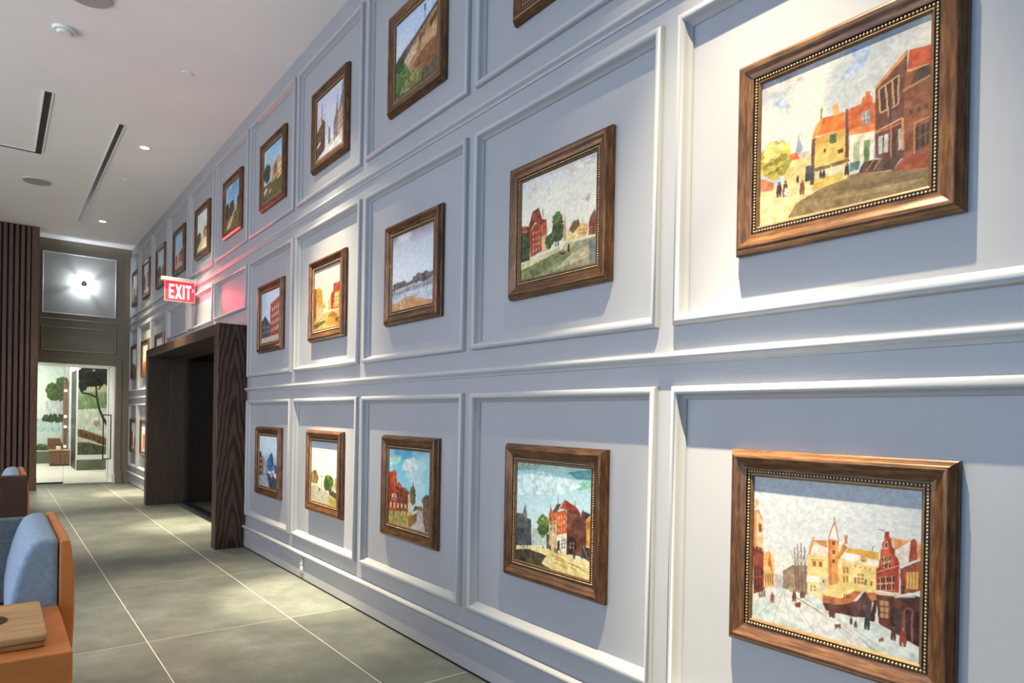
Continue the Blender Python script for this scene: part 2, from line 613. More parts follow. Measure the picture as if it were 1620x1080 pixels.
d2 = struct(MB().box(1.395, 1.4145, 17.28, 18.55, 0, 2.2).build('door_2', M['black'], bevel=0.004))
MB().box(1.39, 1.4145, 18.551, 18.75, 0, 2.75).build('door_trim', M['white'], d2)
MB().box(1.39, 1.4145, 17.205, 17.279, 0, 2.75).build('door_trim', M['white'], d2)
# dado boards under the murals
for (x0, x1, yy, top, nm) in ((-1.6, 1.41, 19.7, 0.30, 'baseboard_back'), (1.40, 2.6, 17.2, 0.235, 'baseboard_near')):
    b_ = struct(MB().box(x0, x1, yy - 0.02, yy - 0.0005, 0.004, top).build(nm, mottled(nm + '_paint', (0.13, 0.15, 0.10), 0.5)))
    MB().box(x0, x1, yy - 0.03, yy - 0.0005, top + 0.0005, top + 0.02).build('base_cap', M['white'], b_)
# glass door
door = struct(bpy.data.objects.new('door_3', None))
COL.objects.link(door)
door.location = (DX0, 14.25, 0)
w_ = DX1 - DX0
MB().box(0.005, 0.56, -0.006, 0.006, 0.005, DZ - 0.005).build('glass_pane', M['glass'], door)
gp = MB().box(0.565, w_ - 0.085, -0.006, 0.006, 0.012, DZ - 0.012).build('glass_leaf', M['glass'], door)
MB().box(0.005, 0.56, -0.014, 0.014, 0.0045, 0.03).build('floor_channel', M['black'], door)
MB().box(w_ - 0.0848, w_ - 0.078, -0.008, 0.008, 0.012, DZ - 0.012).build('glass_edge', M['black'], door)
MB().box(0.5605, 0.5645, -0.0065, 0.0065, 0.012, DZ - 0.012).build('glass_edge', M['white'], door)
hd = MB()
for sx0 in (w_ - 0.175, w_ - 0.055):
    hd.box(sx0, sx0 + 0.018, -0.06, -0.042, 0.42, 1.245)
for z0 in (0.42, 1.227):
    hd.box(w_ - 0.157, w_ - 0.055, -0.06, -0.042, z0, z0 + 0.018)
hd.box(w_ - 0.172, w_ - 0.162, -0.042, -0.0065, 0.5, 0.515).box(w_ - 0.172, w_ - 0.162, -0.042, -0.0065, 1.15, 1.165)
hd.build('handle', M['black'], gp)

# ================================================================ PAINTED SURFACES
PAINT = {
    'sunny_street': [
        ['s',[[0,[190,200,212]],[0.35,[206,214,222]],[0.7,[180,202,230]],[1,[226,220,206]]],[252,248,238],0.85,2.6,4],
        ['p',[176,198,232],[552,21,683,36,673,95,630,184,496,191,540,145,600,89]], ['p',[190,208,236],[69,150,158,156,213,247,137,227]],
        ['p',[222,214,214],[22,10,220,14,302,89,188,119,41,78]], ['p',[176,186,206],[242,555,252,494,263,438,273,497,287,524,285,574]],
        ['p',[208,206,206],[238,554,336,574,342,652,244,637]], ['p',[226,120,60],[174,554,250,558,273,613,177,599]], ['p',[236,214,150],[173,593,274,609,343,602,342,770,165,751]],
        ['p',[240,220,168],[-2,737,307,742,711,820,998,881,1000,1000,0,1000]], ['p',[152,128,88],[455,809,612,804,997,892,1000,1000,197,984,253,897,384,850]],
        ['p',[176,150,108],[535,910,817,922,983,936,881,965,459,937]], ['p',[136,114,80],[415,859,681,889,883,890,997,903,996,940,680,920]], ['f',[206,190,96],101,556,94,105,170,26],
        ['f',[160,150,64],117,605,77,78,60,22], ['f',[236,220,130],85,498,69,52,60,20], ['p',[206,130,96],[0,666,35,677,105,716,95,765,6,757]],
        ['p',[110,70,60],[346,508,368,497,364,807,342,801]], ['p',[236,202,110],[368,502,542,500,570,697,562,821,363,845]], ['p',[222,170,80],[368,502,542,500,543,546,369,559]],
        ['p',[236,122,44],[377,496,407,389,541,398,546,501]], ['p',[250,168,84],[346,499,366,430,407,384,413,401,382,493]], ['p',[236,180,110],[470,329,504,329,508,400,473,395]],
        ['p',[150,140,110],[397,319,410,324,408,389,396,389]], ['p',[80,110,70],[456,510,495,515,495,575,457,571]], ['p',[60,80,60],[474,513,480,513,480,572,474,572]],
        ['p',[70,50,40],[422,591,434,594,433,619,421,616]], ['p',[90,60,40],[505,624,534,621,535,649,506,648]],
        ['p',[214,106,50],[549,406,579,386,636,386,641,343,657,350,657,318,682,324,683,351,697,366,698,402,715,409,718,596,570,551]], ['p',[246,150,80],[571,515,716,533,718,587,571,561]],
        ['p',[252,244,224],[574,557,714,577,705,759,569,724]], ['p',[150,160,170],[640,437,685,441,686,526,641,519]], ['l',[240,220,190],5,[663,440,664,522]],
        ['l',[240,220,190],5,[640,478,686,484]], ['p',[120,70,50],[545,386,562,388,570,697,549,690]], ['p',[190,196,160],[594,614,630,613,630,735,596,732]],
        ['p',[140,160,110],[654,617,688,620,686,753,654,747]], ['p',[96,140,90],[657,654,681,653,682,747,656,743]], ['p',[112,62,56],[711,309,876,162,875,798,717,746]],
        ['p',[230,150,90],[707,312,872,161,882,183,718,325]], ['p',[214,90,50],[887,167,998,185,1012,293,876,279]], ['p',[246,170,110],[872,277,963,292,962,309,872,294]],
        ['p',[150,86,56],[864,291,962,304,1019,296,1004,874,866,829]], ['p',[84,60,50],[927,297,1005,290,1010,367,895,378]], ['l',[190,140,100],12,[857,396,1010,355]],
        ['w',[56,40,44],[729,335,834,291,833,464,737,479],3,2,0.7,0.85], ['l',[226,170,110],8,[729,335,834,291,833,464,741,482,729,335]], ['l',[226,170,110],8,[765,323,780,474,799,590]],
        ['l',[226,170,110],8,[800,307,814,466]], ['p',[70,46,44],[783,357,795,357,803,575,788,578]], ['l',[226,160,100],10,[718,587,856,551,865,744]],
        ['p',[206,206,204],[731,619,755,620,755,729,733,729]], ['p',[206,206,204],[762,618,785,621,785,732,763,729]], ['p',[196,196,194],[836,615,852,613,859,737,839,738]],
        ['p',[64,44,44],[798,647,825,645,831,781,804,784]], ['l',[214,140,96],7,[721,596,860,578]], ['l',[214,140,96],7,[797,569,803,818]],
        ['w',[60,52,52],[917,629,1000,615,1002,742,919,781],3,2,0.75,0.85], ['l',[220,150,90],8,[915,606,1004,591]], ['l',[220,150,90],8,[918,607,920,785]],
        ['w',[90,56,48],[875,515,997,510,999,548,881,555],3,1,0.4,0.7], ['p',[170,84,50],[867,790,1000,812,997,889,805,850]], ['p',[90,60,50],[626,809,657,747,808,766,867,771,812,844]],
        ['l',[190,140,100],6,[669,814,713,750]], ['l',[190,140,100],6,[711,820,747,758]], ['p',[96,130,130],[578,729,635,736,627,785,576,781]],
        ['p',[236,226,190],[364,710,465,717,574,736,561,781,370,770]], ['p',[120,96,70],[364,697,458,703,465,721,368,724]], ['p',[130,100,70],[458,699,564,697,578,721,473,720]],
        ['p',[70,80,90],[310,667,349,672,354,774,308,768]], ['g',[70,44,40],137,825,108], ['g',[80,60,60],180,833,111], ['g',[130,80,50],290,849,101], ['g',[60,40,40],261,763,51],
        ['g',[50,40,40],561,804,79], ['g',[70,50,50],406,777,58], ['g',[60,50,50],425,779,58], ['f',[230,220,210],185,800,10,30,20,10],],
    'winter_street': [
        ['s',[[0,[222,230,242]],[0.4,[228,236,246]],[0.62,[236,236,236]],[1,[236,236,232]]],[246,248,250],0.35,2.5,7],
        ['p',[222,236,238],[2,918,193,748,375,710,720,805,999,908,1000,1000,4,998]], ['p',[240,244,246],[146,774,331,749,657,906,749,993,454,989,198,934]],
        ['l',[196,206,196],5,[193,764,37,989]], ['l',[196,206,196],5,[225,773,277,991]], ['l',[196,206,196],5,[279,791,425,982]], ['l',[196,206,196],5,[317,783,774,993]],
        ['l',[196,206,196],5,[332,765,847,978]], ['l',[196,206,196],5,[209,776,152,992]], ['l',[186,170,130],5,[590,881,799,1006]], ['p',[230,196,160],[-1,165,35,156,36,218,4,237]],
        ['p',[214,140,96],[1,243,39,233,73,307,78,526,6,621]], ['p',[248,206,160],[23,240,71,307,78,496,24,494]], ['p',[150,70,50],[3,497,78,526,85,790,12,827]],
        ['p',[236,226,216],[7,849,17,826,56,868,8,895]], ['w',[80,50,46],[19,484,65,487,66,538,20,546],2,1,0.55,0.65], ['w',[70,44,44],[12,620,76,619,80,771,17,805],3,2,0.6,0.75],
        ['w',[120,80,50],[39,316,63,334,66,395,43,398],1,1,0.8,0.8], ['p',[240,190,120],[79,536,120,504,154,564,159,744,85,770]],
        ['w',[150,100,70],[87,657,149,646,157,745,90,764],4,1,0.4,0.8], ['p',[196,110,60],[110,602,122,519,129,558,144,636,139,648]], ['p',[206,206,210],[160,654,226,661,228,740,162,754]],
        ['p',[160,136,116],[213,624,273,573,369,555,373,748,297,745,216,742]], ['p',[180,156,130],[255,655,289,619,297,755,258,753]], ['l',[120,96,84],5,[300,744,292,569,287,452]],
        ['l',[160,150,146],3,[293,579,261,476]], ['l',[160,150,146],3,[293,579,317,472]], ['l',[170,160,156],2,[291,530,246,498]], ['l',[170,160,156],2,[291,530,328,455]],
        ['l',[120,96,84],5,[318,750,310,566,304,430]], ['l',[160,150,146],3,[310,576,278,473]], ['l',[160,150,146],3,[310,576,334,469]], ['l',[170,160,156],2,[309,527,264,495]],
        ['l',[170,160,156],2,[309,527,345,453]], ['l',[120,96,84],5,[341,755,333,562,327,416]], ['l',[160,150,146],3,[333,572,302,469]], ['l',[160,150,146],3,[333,572,357,465]],
        ['l',[170,160,156],2,[332,523,287,491]], ['l',[170,160,156],2,[332,523,368,449]], ['l',[120,96,84],5,[363,760,355,558,350,442]], ['l',[160,150,146],3,[355,568,324,466]],
        ['l',[160,150,146],3,[355,568,379,462]], ['l',[170,160,156],2,[354,519,310,488]], ['l',[170,160,156],2,[354,519,390,445]],
        ['p',[250,214,140],[372,487,567,464,653,467,607,752,373,738]], ['p',[250,222,150],[546,481,781,473,772,642,648,659,579,750,468,766,410,739,414,469]],
        ['p',[246,236,226],[376,481,412,384,489,382,491,476]], ['p',[214,150,90],[402,386,489,373,486,421,440,409]], ['p',[230,160,96],[372,487,403,357,413,365,386,489]],
        ['p',[216,140,80],[492,363,556,363,557,633,500,654]], ['p',[236,170,100],[511,365,554,363,557,633,522,645]], ['p',[250,244,236],[495,358,529,259,557,362]],
        ['l',[190,110,70],5,[495,358,528,249,557,362]], ['l',[90,70,60],4,[529,254,528,216]], ['w',[120,70,40],[516,355,536,356,538,525,519,528],1,3,0.8,0.4],
        ['w',[206,160,90],[391,517,470,509,470,551,392,561],2,1,0.6,0.9], ['l',[150,100,50],3,[391,513,469,504]], ['w',[160,110,60],[396,517,470,509,470,551,397,560],2,1,0.5,0.7],
        ['p',[248,244,240],[362,663,370,618,435,615,441,657]], ['p',[250,230,180],[371,671,441,661,443,742,378,737]], ['w',[180,140,90],[386,678,427,674,428,717,387,721],2,2,0.55,0.65],
        ['p',[236,220,180],[440,600,498,588,501,692,443,742]], ['w',[150,110,70],[458,625,481,625,482,653,459,653],1,1,0.55,0.65],
        ['p',[236,182,80],[594,430,616,397,780,399,781,445,590,450]], ['p',[248,246,240],[559,479,572,433,696,432,777,451,773,479]], ['p',[214,150,70],[546,477,580,374,607,399,564,478]],
        ['p',[190,120,70],[586,325,604,318,607,375,589,378]], ['l',[110,90,80],3,[744,396,746,368,758,367]], ['f',[200,150,90],700,455,14,20,14,10],
        ['w',[190,140,70],[578,514,619,512,621,617,581,630],2,2,0.6,0.7], ['w',[180,130,70],[663,542,702,539,704,609,665,613],2,3,0.7,0.7],
        ['p',[110,120,120],[649,573,660,576,660,609,650,611]], ['p',[110,120,120],[705,572,716,574,716,607,705,609]], ['w',[200,120,60],[640,494,748,493,749,516,641,517],4,1,0.25,0.6],
        ['p',[170,110,60],[735,579,748,577,749,609,736,607]], ['p',[196,120,80],[467,727,578,722,648,659,772,642,773,697,650,744,469,785]],
        ['w',[110,60,40],[587,691,627,682,627,711,587,720],3,1,0.6,0.8], ['p',[96,56,50],[469,776,579,760,658,723,660,817,488,820]], ['l',[150,90,50],4,[283,777,470,844]],
        ['p',[170,70,48],[767,624,769,494,781,482,781,445,790,439,789,379,797,373,797,332,807,321,809,270,831,262,834,294,845,302,848,351,861,359,866,403,882,405,885,454,889,616]],
        ['p',[196,90,56],[781,473,796,378,814,274,837,372,863,458]], ['p',[240,170,110],[843,297,939,301,939,337,869,385]], ['p',[246,238,230],[861,368,939,301,933,428,886,441]],
        ['p',[170,80,50],[935,428,939,301,958,281,973,301,975,403]], ['p',[240,170,110],[973,305,1000,310,1000,394,977,402]], ['l',[130,60,40],4,[773,256,806,266]],
        ['w',[236,200,150],[795,424,844,398,843,480,796,493],2,1,0.85,0.95], ['w',[70,40,36],[795,424,844,398,843,480,796,493],4,2,0.6,0.75],
        ['w',[236,200,150],[807,326,826,318,827,369,808,374],1,1,0.9,0.9], ['w',[80,40,36],[807,326,826,318,827,369,808,374],1,1,0.5,0.6], ['l',[226,160,120],6,[774,516,882,455]],
        ['w',[226,180,140],[774,549,864,513,865,608,776,627],3,1,0.8,0.95], ['w',[66,40,40],[774,549,864,513,865,608,776,627],6,2,0.6,0.75], ['l',[236,190,140],7,[768,643,897,624]],
        ['p',[110,60,50],[768,652,898,633,998,611,995,902,788,823]], ['w',[196,150,110],[789,679,838,673,840,782,791,785],2,3,0.85,0.85],
        ['p',[150,80,56],[891,472,1002,398,1001,575,897,624]], ['w',[236,190,96],[920,484,984,463,984,578,920,587],4,1,0.75,0.92], ['p',[80,50,50],[900,569,918,565,918,619,901,618]],
        ['p',[76,52,56],[866,649,967,609,998,611,995,660,890,666]], ['p',[200,190,190],[866,640,967,609,971,621,866,650]], ['p',[60,40,44],[847,717,867,703,869,820,849,807]],
        ['p',[70,50,56],[871,711,899,704,906,864,874,855]], ['p',[60,40,44],[919,709,950,701,953,887,922,869]], ['p',[50,36,40],[965,698,995,691,995,902,968,892]],
        ['l',[180,110,80],5,[918,879,915,710,934,689,954,701,958,886]], ['p',[90,60,60],[650,725,704,637,748,703,741,797,656,818]], ['p',[236,226,220],[645,726,704,633,710,645,667,716]],
        ['l',[60,40,40],4,[693,724,695,809]], ['p',[70,46,44],[733,818,760,686,777,687,763,820]], ['g',[60,60,70],724,878,97], ['g',[90,60,50],864,903,90], ['g',[150,70,60],912,921,112],
        ['g',[100,70,50],635,871,52], ['g',[100,70,50],662,883,52], ['g',[110,70,50],531,849,87], ['p',[150,90,50],[788,915,814,898,816,921,790,931]],
        ['p',[120,80,50],[541,895,577,881,578,905,573,920,569,905,551,914,548,927]], ['g',[150,90,70],144,858,80], ['g',[110,70,60],289,815,83], ['g',[110,70,60],336,780,58],
        ['g',[120,80,60],350,777,53], ['g',[110,70,50],522,856,107], ['p',[140,80,50],[289,825,332,805,333,839,299,847]], ['w',[90,60,56],[48,778,95,758,97,829,50,849],5,1,0.6,0.9],],
    'canal_houses': [
        ['s',[[0,[206,206,208]],[0.25,[226,220,204]],[0.6,[230,226,206]],[1,[214,210,180]]],[240,234,210],0.45,3,11], ['p',[214,200,190],[157,72,295,30,274,118,115,184]],
        ['p',[206,190,176],[798,377,932,350,898,428]], ['p',[214,204,190],[592,38,1000,24,999,98,697,107]], ['p',[150,146,110],[2,881,547,796,760,750,1002,752,1000,1000,0,1000]],
        ['p',[190,176,140],[689,863,928,798,927,923,471,966]], ['p',[120,124,80],[1,923,556,811,689,863,281,972,0,1000]], ['p',[110,120,120],[903,780,1002,765,1000,994,926,992]],
        ['p',[206,196,150],[3,825,547,763,556,791,2,888]], ['p',[130,130,80],[2,888,556,791,556,817,1,930]], ['l',[206,200,150],7,[2,888,556,791]],
        ['p',[60,70,46],[4,517,130,545,136,808,3,811]], ['f',[60,74,46],68,614,70,139,60,30], ['p',[190,90,56],[5,447,71,448,86,521,4,510]],
        ['p',[156,72,46],[119,556,191,463,298,474,314,748,146,783]], ['p',[176,90,60],[288,472,365,464,373,599,296,636]],
        ['p',[120,50,36],[100,497,163,333,252,314,299,434,365,464,288,486,191,449,119,556]], ['p',[150,66,46],[163,347,192,354,279,470,191,449]],
        ['p',[206,170,120],[296,609,373,599,399,752,304,766]], ['w',[230,180,130],[160,524,278,524,285,742,166,759],3,4,0.3,0.45], ['l',[100,50,40],7,[306,342,318,425]],
        ['f',[60,80,40],522,580,69,118,110,24], ['f',[84,104,50],505,484,45,65,50,20], ['f',[70,86,46],410,674,55,67,50,20], ['l',[70,50,40],5,[530,687,533,766]],
        ['p',[190,160,110],[584,712,601,455,622,551,629,721]], ['p',[236,206,140],[629,721,656,611,727,576,863,608,904,718,794,732]],
        ['p',[130,100,60],[665,626,710,559,787,558,795,617,708,674]], ['p',[236,190,120],[761,660,813,596,896,628,895,729,777,715]],
        ['w',[130,90,50],[778,639,888,651,887,714,777,702],4,2,0.4,0.5], ['l',[120,90,60],4,[770,561,771,529]], ['l',[120,90,60],4,[830,600,830,568]],
        ['p',[136,76,60],[905,618,930,549,996,553,1002,740,904,730]], ['p',[120,110,100],[930,555,972,503,995,559]], ['w',[90,50,46],[913,620,998,621,999,714,912,707],3,2,0.4,0.5],
        ['p',[214,190,130],[574,788,619,745,690,735,742,759,707,790,654,818]], ['p',[70,56,40],[645,822,655,753,676,764,675,835]], ['p',[60,46,36],[546,822,628,819,618,836,564,839]],
        ['g',[90,60,40],399,759,47], ['g',[90,60,40],492,751,46], ['g',[90,60,40],520,751,46], ['g',[90,60,40],206,781,48],],
    'corner_house': [
        ['s',[[0,[150,176,160]],[0.1,[170,210,214]],[0.4,[196,224,226]],[0.7,[214,228,216]],[1,[230,226,196]]],[206,226,224],0.5,2.6,21],
        ['p',[90,150,146],[705,58,1000,6,1001,103,816,108]], ['p',[130,190,160],[754,173,1001,103,999,172,848,210]],
        ['p',[206,228,226],[7,155,368,73,541,108,754,114,879,172,626,270,9,339]], ['p',[140,170,150],[0,0,368,1,279,68,7,89]], ['p',[226,206,140],[3,854,375,800,1006,835,1000,1000,0,1000]],
        ['p',[70,64,44],[-1,894,194,858,446,874,376,963,532,999,0,1000]], ['p',[90,92,90],[4,524,97,518,134,415,163,515,163,554,219,559,240,812,3,854]],
        ['p',[70,72,74],[1,682,210,650,230,813,3,841]], ['p',[110,112,110],[106,549,130,416,163,554]], ['p',[190,196,180],[238,645,311,634,391,697,392,784,240,812]],
        ['f',[84,110,60],394,602,73,94,110,24], ['f',[120,140,80],408,544,43,37,30,20], ['p',[90,80,60],[435,677,495,655,497,803,445,812]],
        ['p',[200,206,190],[400,708,435,696,436,777,401,783]], ['p',[206,180,130],[463,486,570,447,573,813,479,806]], ['p',[196,110,60],[463,486,493,402,527,453,569,435,570,520,469,560]],
        ['p',[206,96,50],[570,447,696,400,703,621,577,666]], ['p',[120,76,60],[511,455,569,368,627,355,578,446]], ['p',[176,80,50],[611,405,672,307,701,400]],
        ['p',[150,64,46],[675,313,819,366,866,413,696,400]], ['p',[110,62,46],[701,400,866,413,885,801,704,813]], ['p',[236,226,196],[572,661,703,621,704,813,581,812]],
        ['p',[80,50,40],[584,713,617,702,621,792,588,804]], ['w',[120,130,120],[630,687,695,664,696,766,631,784],2,3,0.7,0.8], ['p',[60,44,40],[711,643,822,649,823,802,712,805]],
        ['w',[150,130,100],[735,687,806,681,807,757,736,765],2,2,0.5,0.6], ['w',[236,200,150],[581,470,690,431,691,611,583,640],3,3,0.3,0.5],
        ['w',[90,60,46],[473,497,561,473,563,619,478,645],2,3,0.3,0.5], ['w',[80,50,40],[742,519,852,526,853,620,743,626],3,2,0.35,0.5], ['l',[90,70,60],6,[585,360,585,305]],
        ['l',[90,70,60],6,[800,369,800,310]], ['l',[110,60,40],6,[490,446,489,384]], ['p',[100,62,50],[866,454,896,374,942,431,945,697,877,780]], ['p',[60,50,50],[904,390,994,407,942,455]],
        ['p',[214,150,60],[939,455,1001,423,1001,698,945,697]], ['w',[150,90,40],[947,477,996,464,997,538,948,546],2,1,0.6,0.9], ['p',[60,46,40],[884,708,1004,704,998,837,885,801]],
        ['l',[170,150,120],8,[907,704,961,810]], ['g',[90,66,50],497,821,55], ['g',[90,66,50],556,829,62], ['g',[90,66,50],582,836,61], ['g',[90,66,50],631,814,36],
        ['g',[90,66,50],713,823,42], ['g',[90,66,50],800,842,83], ['g',[90,66,50],885,813,70], ['g',[90,66,50],479,806,50], ['g',[90,66,50],393,822,44], ['g',[90,66,50],901,822,58],
        ['l',[176,120,60],9,[514,861,664,869]], ['l',[176,120,60],9,[532,919,599,930]], ['l',[176,120,60],9,[729,892,886,907]], ['l',[176,120,60],9,[632,923,698,946]],
        ['l',[176,120,60],9,[762,921,825,943]], ['l',[176,120,60],9,[840,904,947,929]], ['l',[176,120,60],9,[548,885,681,889]], ['l',[120,120,110],4,[22,811,193,833]],
        ['l',[120,120,110],4,[22,837,194,871]], ['f',[100,100,96],147,841,46,39,16,7],],
    'blue_canal': [
        ['s',[[0,[70,160,190]],[0.2,[110,184,206]],[0.5,[140,196,214]],[1,[190,206,206]]],[206,214,210],0.65,2.8,31], ['p',[190,206,206],[386,133,621,76,745,180,644,271,331,266]],
        ['p',[160,206,200],[13,82,334,78,278,169,25,245]], ['p',[176,156,90],[2,829,585,767,634,900,1001,926,1000,1000,0,1000]], ['p',[150,140,80],[2,829,241,812,481,866,426,987,0,993]],
        ['p',[176,166,160],[711,750,834,720,880,864,925,999,530,999]], ['p',[110,90,70],[834,720,1000,685,996,981,902,982,844,828]], ['p',[130,100,60],[481,851,711,778,709,889,531,985]],
        ['p',[166,64,40],[10,313,110,298,138,274,194,299,219,450,214,816,2,829]], ['p',[190,84,50],[110,306,180,300,213,465,107,505]],
        ['p',[130,60,40],[219,450,274,431,394,506,390,792,214,816]], ['p',[150,76,50],[219,465,274,438,354,495,245,550]], ['p',[120,66,46],[381,493,421,481,498,552,495,793,390,792]],
        ['p',[206,180,140],[498,552,568,572,572,782,503,792]], ['p',[110,110,110],[447,479,563,559,498,559]], ['p',[206,196,180],[91,595,203,591,202,678,90,684]],
        ['p',[130,120,110],[111,608,184,606,183,666,110,670]], ['w',[60,40,36],[23,424,473,526,469,768,17,812],7,4,0.35,0.5],
        ['w',[206,180,140],[19,707,483,695,482,752,17,797],5,1,0.4,0.8], ['p',[90,90,50],[541,660,544,420,575,571,604,386,652,563,675,672]], ['f',[96,96,56],614,567,50,112,60,22],
        ['p',[120,90,60],[610,777,662,694,822,681,834,734,711,736]], ['p',[110,70,56],[847,678,848,568,909,528,991,525,989,700,846,719]], ['f',[90,80,60],884,605,52,48,30,20],
        ['w',[70,46,40],[873,566,986,546,985,647,871,675],3,3,0.4,0.5], ['l',[130,110,60],5,[428,873,479,979]], ['l',[130,110,60],5,[481,837,556,981]], ['g',[80,56,44],143,876,88],
        ['g',[80,56,44],309,839,65], ['g',[80,56,44],460,833,71], ['g',[80,56,44],495,800,43],],
    'golden_canal': [
        ['s',[[0,[214,228,238]],[0.3,[236,236,230]],[0.6,[246,238,206]],[1,[236,206,130]]],[250,246,236],0.5,2.6,41], ['p',[226,196,120],[4,768,544,735,1008,731,1000,1000,0,1000]],
        ['p',[214,160,80],[470,933,643,775,1004,869,1000,1000]], ['p',[170,120,50],[542,808,709,739,929,820,803,849]], ['p',[170,96,60],[6,301,89,298,98,809,3,830]],
        ['p',[226,176,70],[89,313,201,299,309,362,356,639,101,655]], ['p',[236,206,150],[121,611,374,627,370,776,117,780]], ['p',[170,180,96],[355,654,404,541,460,667]],
        ['p',[196,84,50],[737,310,866,317,991,309,994,716,742,714]], ['p',[170,70,50],[651,471,718,423,765,502,742,714,661,705]], ['p',[230,206,130],[798,464,971,461,979,700,743,686]],
        ['p',[214,196,120],[548,560,650,500,651,718,561,708]], ['l',[150,100,80],5,[834,312,836,240]], ['w',[120,70,40],[765,502,985,505,979,700,759,688],4,3,0.3,0.5],
        ['w',[160,110,40],[125,381,343,442,339,592,121,581],3,3,0.3,0.4], ['p',[120,110,50],[2,892,333,846,506,878,38,972]], ['p',[130,96,40],[834,852,959,851,926,931,832,922]],
        ['f',[246,226,170],226,821,178,45,40,14],],
    'sunlit_pond': [
        ['s',[[0,[196,216,236]],[0.16,[226,236,240]],[0.6,[232,238,240]],[1,[226,226,206]]],[246,248,248],0.5,2.6,51], ['p',[196,196,176],[0,720,450,760,1000,880,1000,1000,0,1000]],
        ['p',[186,170,70],[650,860,1000,900,1000,1000,760,1000]], ['f',[150,120,76],130,620,130,120,90,46], ['f',[96,130,50],680,640,150,100,120,46], ['f',[70,100,40],620,680,90,70,60,40],
        ['p',[90,80,70],[650,730,980,780,980,880,720,830]], ['p',[226,220,190],[0,700,420,690,420,730,0,760]], ['l',[90,80,76],8,[420,560,420,740]], ['l',[120,120,120],8,[330,556,490,556]],
        ['p',[206,196,170],[790,760,850,620,900,760]], ['p',[120,96,60],[300,760,350,760,350,820,300,810]], ['f',[180,150,120],960,640,50,80,40,36],],
    'misty_square': [
        ['s',[[0,[206,222,232]],[0.3,[190,214,230]],[0.6,[120,156,190]],[1,[90,100,120]]],[230,234,236],0.6,2.2,61], ['p',[150,160,176],[0,800,420,760,560,1000,0,1000]],
        ['p',[56,66,84],[420,720,1000,700,1000,1000,600,1000]], ['p',[90,60,56],[0,330,110,330,140,420,140,780,0,800]], ['p',[150,110,90],[140,420,220,400,330,560,370,760,140,770]],
        ['p',[176,170,160],[240,480,300,560,360,740,250,760]], ['f',[70,110,156],640,560,200,110,90,50], ['f',[60,90,130],660,460,80,110,50,40], ['f',[190,206,216],700,720,260,60,26,24],
        ['w',[196,190,190],[20,400,120,420,120,740,20,740],2,3,0.4,0.4], ['f',[206,210,214],900,720,70,60,20,30], ['p',[60,70,90],[860,540,930,540,960,700,850,700]],],
    'dune_hillside': [
        ['s',[[0,[176,196,226]],[0.4,[190,206,230]],[1,[226,226,226]]],[214,216,222],0.6,2.4,71], ['p',[90,76,60],[0,980,0,500,180,420,480,330,1000,130,1000,1000]],
        ['p',[170,130,90],[160,560,480,400,1000,180,1000,760,500,900]], ['p',[196,176,150],[190,560,560,420,500,560,240,680]], ['p',[120,80,50],[560,400,760,300,700,420,580,480]],
        ['p',[130,86,50],[420,700,700,560,1000,560,1000,800,600,900]], ['p',[190,150,110],[640,460,1000,330,1000,520,620,600]], ['p',[100,70,44],[800,330,1000,240,1000,320,820,410]],
        ['f',[84,110,56],150,800,170,190,150,46], ['f',[56,80,46],110,560,90,90,60,36], ['f',[120,120,66],400,880,240,110,70,44], ['l',[90,76,70],6,[700,300,700,60]],
        ['f',[60,60,70],700,90,20,40,10,14], ['l',[120,110,110],5,[880,200,880,40]], ['l',[120,110,110],5,[480,380,480,250]], ['l',[130,120,120],5,[530,370,530,240]],
        ['l',[150,140,140],4,[280,430,280,330]],],
    'church_square': [
        ['s',[[0,[190,196,220]],[0.5,[206,210,224]],[1,[226,224,226]]],[220,216,226],0.5,2.4,81], ['p',[206,206,206],[0,960,350,820,1000,740,1000,1000,0,1000]],
        ['p',[110,84,66],[0,560,60,350,120,300,320,440,330,860,0,960]], ['p',[206,186,180],[0,340,180,300,200,420,20,520]], ['p',[90,66,56],[0,700,300,680,330,880,0,980]],
        ['l',[90,70,66],22,[200,420,200,130]], ['l',[110,90,86],12,[280,440,280,300]], ['p',[150,130,120],[650,860,640,560,720,460,760,240,800,460,900,250,1000,150,1000,780]],
        ['p',[196,170,150],[780,700,800,500,930,420,1000,400,1000,780,800,800]], ['l',[80,70,80],14,[760,480,770,180]], ['l',[80,70,80],20,[930,360,940,60]],
        ['p',[206,214,216],[380,860,420,520,480,500,520,820]], ['p',[110,116,110],[450,860,460,560,520,620,540,830]], ['w',[90,66,60],[680,560,980,480,980,740,680,800],5,3,0.3,0.5],
        ['p',[226,214,206],[0,760,140,700,170,740,0,800]], ['g',[80,70,70],600,850,60], ['g',[80,70,70],680,870,60], ['g',[80,70,70],760,820,60], ['g',[80,70,70],560,900,60],],
    'farmhouse': [
        ['s',[[0,[130,176,214]],[0.4,[170,200,220]],[1,[206,206,196]]],[206,216,220],0.5,2.4,91], ['f',[60,76,56],190,480,150,150,150,56],
        ['p',[96,90,60],[0,700,1000,640,1000,1000,0,1000]], ['p',[196,160,120],[420,720,430,440,640,340,800,300,1000,420,1000,640]], ['p',[130,90,66],[520,460,680,340,720,520,560,640]],
        ['p',[230,206,160],[760,470,1000,440,1000,620,780,640]], ['p',[226,196,150],[300,860,600,730,1000,640,1000,680,620,780,320,900]], ['l',[110,110,110],14,[440,450,450,280]],
        ['p',[206,190,160],[0,800,160,740,220,800,60,880]], ['f',[90,86,46],700,850,260,120,90,50], ['w',[90,60,50],[620,520,960,490,960,600,620,640],4,2,0.3,0.5],],
    'forest_road': [
        ['s',[[0,[96,146,200]],[0.4,[140,180,216]],[1,[206,210,206]]],[206,220,232],0.6,2.2,101], ['p',[120,96,66],[0,640,1000,560,1000,1000,0,1000]],
